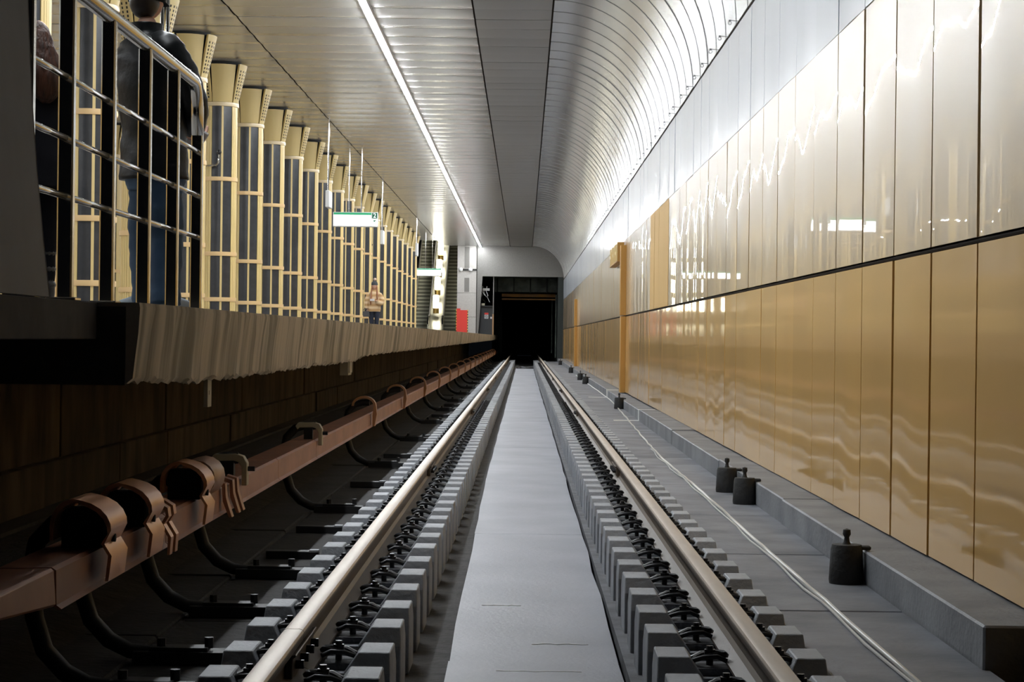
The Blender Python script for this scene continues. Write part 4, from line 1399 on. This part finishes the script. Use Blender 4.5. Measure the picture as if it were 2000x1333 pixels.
jac = join(trunk([(pm(300, 352), .20, .15), (pm(301, 300), .195, .145), (pm(299, 240), .185, .14), (pm(296, 170), .205, .15), (pm(292, 115), .215, .145), (pm(289, 86), .165, .115), (pm(287, 66), .085, .085), (pm(286, 46), .075, .08)], fx),
           limb([pm(305, 92, -.03), pm(326, 97, -.09), pm(345, 122, -.11), pm(368, 168, -.07), pm(379, 215, 0), pm(370, 248, .12)], [.07, .088, .092, .086, .078, .06]),
           limb([pm(276, 92, .03), pm(261, 97, .09), pm(247, 120, .13), pm(250, 175, .22), pm(272, 232, .28), pm(306, 264, .31)], [.07, .086, .09, .082, .072, .056]))
put('jacket', jac, 'coat_black', man, smooth=180)
jn = join(trunk([(pm(303, 372), .15, .12), (pm(303, 350), .175, .135), (pm(302, 325), .17, .13)], fx),
          limb([pm(290, 345, .06), pm(285, 400, .08), pm(279, 470, .10), pm(281, 540, .09), pm(283, 596, .08)], [.11, .108, .094, .084, .082]),
          limb([pm(318, 345, -.06), pm(322, 400, -.06), pm(326, 470, -.04), pm(327, 540, -.07), pm(328, 596, -.09)], [.11, .108, .094, .084, .082]))
put('jeans', jn, 'jeans', man, smooth=180)
put('shoe', shoe_mb(anL, (-0.75, 0.3)), 'shoe', man, smooth=180)
put('shoe', shoe_mb(anR, (0.5, 0.7)), 'shoe', man, smooth=180)
hr = MB().ball(hd + Vector((-.008, -.012, -.012)), (0.083, 0.096, 0.100), 16, 10)
put('hair', hr, 'hair_dark', man, smooth=180)
cpb = MB().lathe([(0.098, -0.028), (0.102, 0.02), (0.098, 0.075), (0.07, 0.115), (0, 0.128)], 20, tuple(hd + Vector((0, 0, 0.012))))
cpb.add([tuple(hd + Vector((0.02, 0.09, 0.0))), tuple(hd + Vector((0.085, 0.04, 0.0))), tuple(hd + Vector((0.105, 0.12, -0.02))), tuple(hd + Vector((0.07, 0.15, -0.02)))], [(0, 1, 2, 3)])
put('cap', cpb, 'coat_cloth', man, smooth=40)
ph = tag(put('phone', MB().box(-.045, .045, -.008, .008, -.06, .06), 'phone', smooth=0, bevel=0.006, loc=tuple(pm(371, 263, .22))), 'white phone held in the hands of the man in black', 'phone')
ph.rotation_euler = (0.5, 0.5, 0.35)

# --- woman with long auburn hair
YF = 11.6
def pf(px, py, dy=0.0):
    p = at(px, py, YF)
    return Vector((p.x, p.y + dy, p.z))


wom = thing('person', 'woman with long auburn hair and black coat behind the railing next to the grey partition', 'person', (0, 0, 0))
fw = (-0.5, 0.86, 0)
hdw = pf(74, 78)
body = skin_mesh([pf(84, 330), pf(82, 240), pf(80, 165), pf(77, 125), pf(75, 105), pf(112, 168, -.02), pf(118, 250), pf(104, 300, .14), pf(48, 168, .02), pf(44, 250, .05), pf(58, 300, .16),
                  pf(92, 360), pf(90, 470), pf(89, 575), pf(70, 360, .08), pf(70, 470, .08), pf(70, 575, .08)],
                 [(0, 1), (1, 2), (2, 3), (3, 4), (2, 5), (5, 6), (6, 7), (2, 8), (8, 9), (9, 10), (0, 11), (11, 12), (12, 13), (0, 14), (14, 15), (15, 16)],
                 [.11, .10, .10, .05, .05, .045, .038, .026, .045, .038, .026, .08, .052, .036, .08, .052, .036], 0, 2)
body = join(body, head_mb(hdw, fw, 0.95), hand(pf(104, 300, .14), (-.5, .7, .1), (0, 0, 1), 0.9, 1), hand(pf(58, 300, .16), (.5, .7, .1), (0, 0, 1), 0.9, -1))
put('body', body, 'skin', wom, smooth=180)
ct = join(trunk([(pf(84, 372), .165, .15), (pf(84, 310), .15, .14), (pf(82, 245), .135, .12), (pf(80, 185), .155, .125), (pf(79, 152), .13, .10), (pf(78, 130), .07, .07), (pf(77, 118), .065, .065)], fw),
          limb([pf(104, 158, -.01), pf(114, 190, -.01), pf(119, 250, .02), pf(108, 296, .12)], [.068, .07, .06, .046]),
          limb([pf(56, 158, .02), pf(48, 190, .03), pf(44, 250, .05), pf(56, 296, .14)], [.068, .07, .06, .046]))
put('coat', ct, 'coat_cloth', wom, smooth=180)
tr = join(limb([pf(92, 345), pf(91, 400), pf(90, 470), pf(89, 560)], [.095, .085, .062, .05]), limb([pf(70, 345, .08), pf(70, 400, .08), pf(70, 470, .08), pf(70, 560, .08)], [.095, .085, .062, .05]))
put('trousers', tr, 'coat_cloth', wom, smooth=180)
for a_ in (pf(89, 575), pf(70, 575, .08)):
    bt = shoe_mb(a_, (-.4, .8), 1.0, 0.24)
    for k in range(3):
        bt.lathe([(0.052, 0), (0.060, 0.02), (0.052, 0.04)], 12, (a_.x, a_.y, Z_PLAT + 0.13 + k * 0.09))
    put('boot', bt, 'boot', wom, smooth=180)
hairw = trunk([(pf(94, 206, -.09), .03, .03), (pf(97, 188, -.10), .075, .05), (pf(95, 155, -.09), .105, .07), (pf(87, 120, -.06), .098, .09), (pf(77, 88, -.03), .082, .10), (pf(72, 62, -.01), .070, .09), (pf(69, 46, 0), .045, .06), (pf(68, 40, 0), .01, .02)], fw, 28)
put('hair', hairw, 'hair', wom, smooth=180)

# --- girl in fur coat far along the platform
YG = 62.9
def pg(px, py, dy=0.0):
    p = at(px, py, YG)
    return Vector((p.x, p.y + dy, p.z))


girl = thing('person', 'girl in a striped fur coat and bobble hat looking at her phone by the columns', 'person', (0, 0, 0))
fg = (0.12, -1, 0)
hg = pg(731.5, 560)
sc_ = 1.0
gb = hg - Vector((0, 0, hg.z - Z_PLAT))
def gp(dx, z, dy=0.0):
    return Vector((gb.x + dx * 0.95, gb.y + dy, Z_PLAT + z * 0.90))


body = skin_mesh([gp(0, .85), gp(0, 1.05), gp(0, 1.25), gp(0, 1.36), gp(0, 1.42), gp(-.17, 1.27), gp(-.24, 1.0), gp(-.215, .78, -.06), gp(.17, 1.27), gp(.25, 1.05, -.02), gp(.05, 1.06, -.22),
                  gp(-.09, .82), gp(-.09, .45, -.01), gp(-.09, .08), gp(.09, .82), gp(.09, .45, -.01), gp(.09, .08)],
                 [(0, 1), (1, 2), (2, 3), (3, 4), (2, 5), (5, 6), (6, 7), (2, 8), (8, 9), (9, 10), (0, 11), (11, 12), (12, 13), (0, 14), (14, 15), (15, 16)],
                 [.10, .10, .10, .05, .05, .045, .04, .025, .045, .04, .025, .08, .05, .035, .08, .05, .035], 0, 2)
body = join(body, head_mb(hg, fg, 0.95, 0.30), hand(gp(-.215, .78, -.06), (0, -.2, -1), (1, 0, 0), 0.9, 1), hand(gp(.05, 1.06, -.22), (-1, -.2, 0), (0, 0, 1), 0.9, -1))
put('body', body, 'skin', girl, smooth=180)
put('eyes', eyes_mb(hg, fg, 0.95, 0.30), 'hair_dark', girl, smooth=180)
lipm = MB().ball((0, 0.086, -0.052), (0.022, 0.008, 0.007), 8, 6).xform(Matrix.Translation(hg) @ Matrix.Rotation(math.atan2(-fg[0], fg[1]), 4, 'Z') @ Matrix.Rotation(-0.30, 4, 'X'))
put('lips', lipm, 'lip', girl, smooth=180)
fur = join(trunk([(gp(0, .70), .185, .15), (gp(0, .82), .20, .16), (gp(0, 1.0), .19, .155), (gp(0, 1.18), .195, .145), (gp(0, 1.30), .165, .13), (gp(0, 1.40), .095, .10), (gp(0, 1.45), .085, .09)], fg),
           limb([gp(-.06, 1.26), gp(-.15, 1.27), gp(-.205, 1.17, -.01), gp(-.235, 1.0, -.02), gp(-.225, .80, -.05)], [.07, .085, .088, .086, .068]),
           limb([gp(.06, 1.26), gp(.15, 1.27), gp(.21, 1.17, -.01), gp(.25, 1.04, -.03), gp(.18, .99, -.14), gp(.09, 1.05, -.20)], [.07, .085, .088, .086, .08, .062]))
put('fur_coat', fur, 'fur', girl, smooth=180)
put('jeans', join(limb([gp(-.09, .86), gp(-.09, .65, -.01), gp(-.09, .42, -.01), gp(-.09, .09)], [.10, .092, .072, .058]), limb([gp(.09, .86), gp(.09, .65, -.01), gp(.09, .42, -.01), gp(.09, .09)], [.10, .092, .072, .058])), 'jeans_dark', girl, smooth=180)
for sx in (-.09, .09):
    put('boot', shoe_mb(gp(sx, .08), (0, -1)), 'boot', girl, smooth=180)
put('bobble_hat', MB().lathe([(0.086, 0.0), (0.100, 0.005), (0.101, 0.035), (0.092, 0.075), (0.065, 0.12), (0, 0.145)], 16, tuple(hg + Vector((0, 0.006, .036)))), 'knit', girl, smooth=60)
put('pompom', MB().ball(hg + Vector((0.01, 0, .215)), 0.055, 12, 8), 'pompom', girl, smooth=180)
put('hair', join(skin_mesh([hg + Vector((-.070, -.01, .03)), hg + Vector((-.078, -.04, -.08)), gp(-.10, 1.25, -.13), gp(-.11, 1.05, -.19), gp(-.10, .92, -.2)], [(0, 1), (1, 2), (2, 3), (3, 4)], [.022, .03, .04, .036, .02], 0, 1),
                 skin_mesh([hg + Vector((.070, -.01, .03)), hg + Vector((.078, -.04, -.08)), gp(.10, 1.25, -.13), gp(.11, 1.10, -.18)], [(0, 1), (1, 2), (2, 3)], [.022, .03, .036, .02], 0, 1)), 'hair_brown', girl, smooth=180)
tag(put('phone', MB().box(-.10, .035, -.006, .006, -.035, .035), 'phone', smooth=0, bevel=0.004, loc=tuple(gp(-.01, 1.09, -.31))), 'pale phone in the hands of the girl in fur', 'phone')
bg = thing('handbag', 'dark handbag hanging from the hand of the girl in fur', 'bag', tuple(gp(-.27, .52, -.20)))
put('pouch', MB().frustum(-.14, .14, -.05, .05, 0, -.11, .11, -.035, .035, .17), 'bag', bg, smooth=0, bevel=0.012)
put('strap', MB().tube([(-.08, 0, .17), (-.04, 0, .24), (0, 0, .265), (.04, 0, .24), (.08, 0, .17)], 0.008, 6), 'bag', bg)
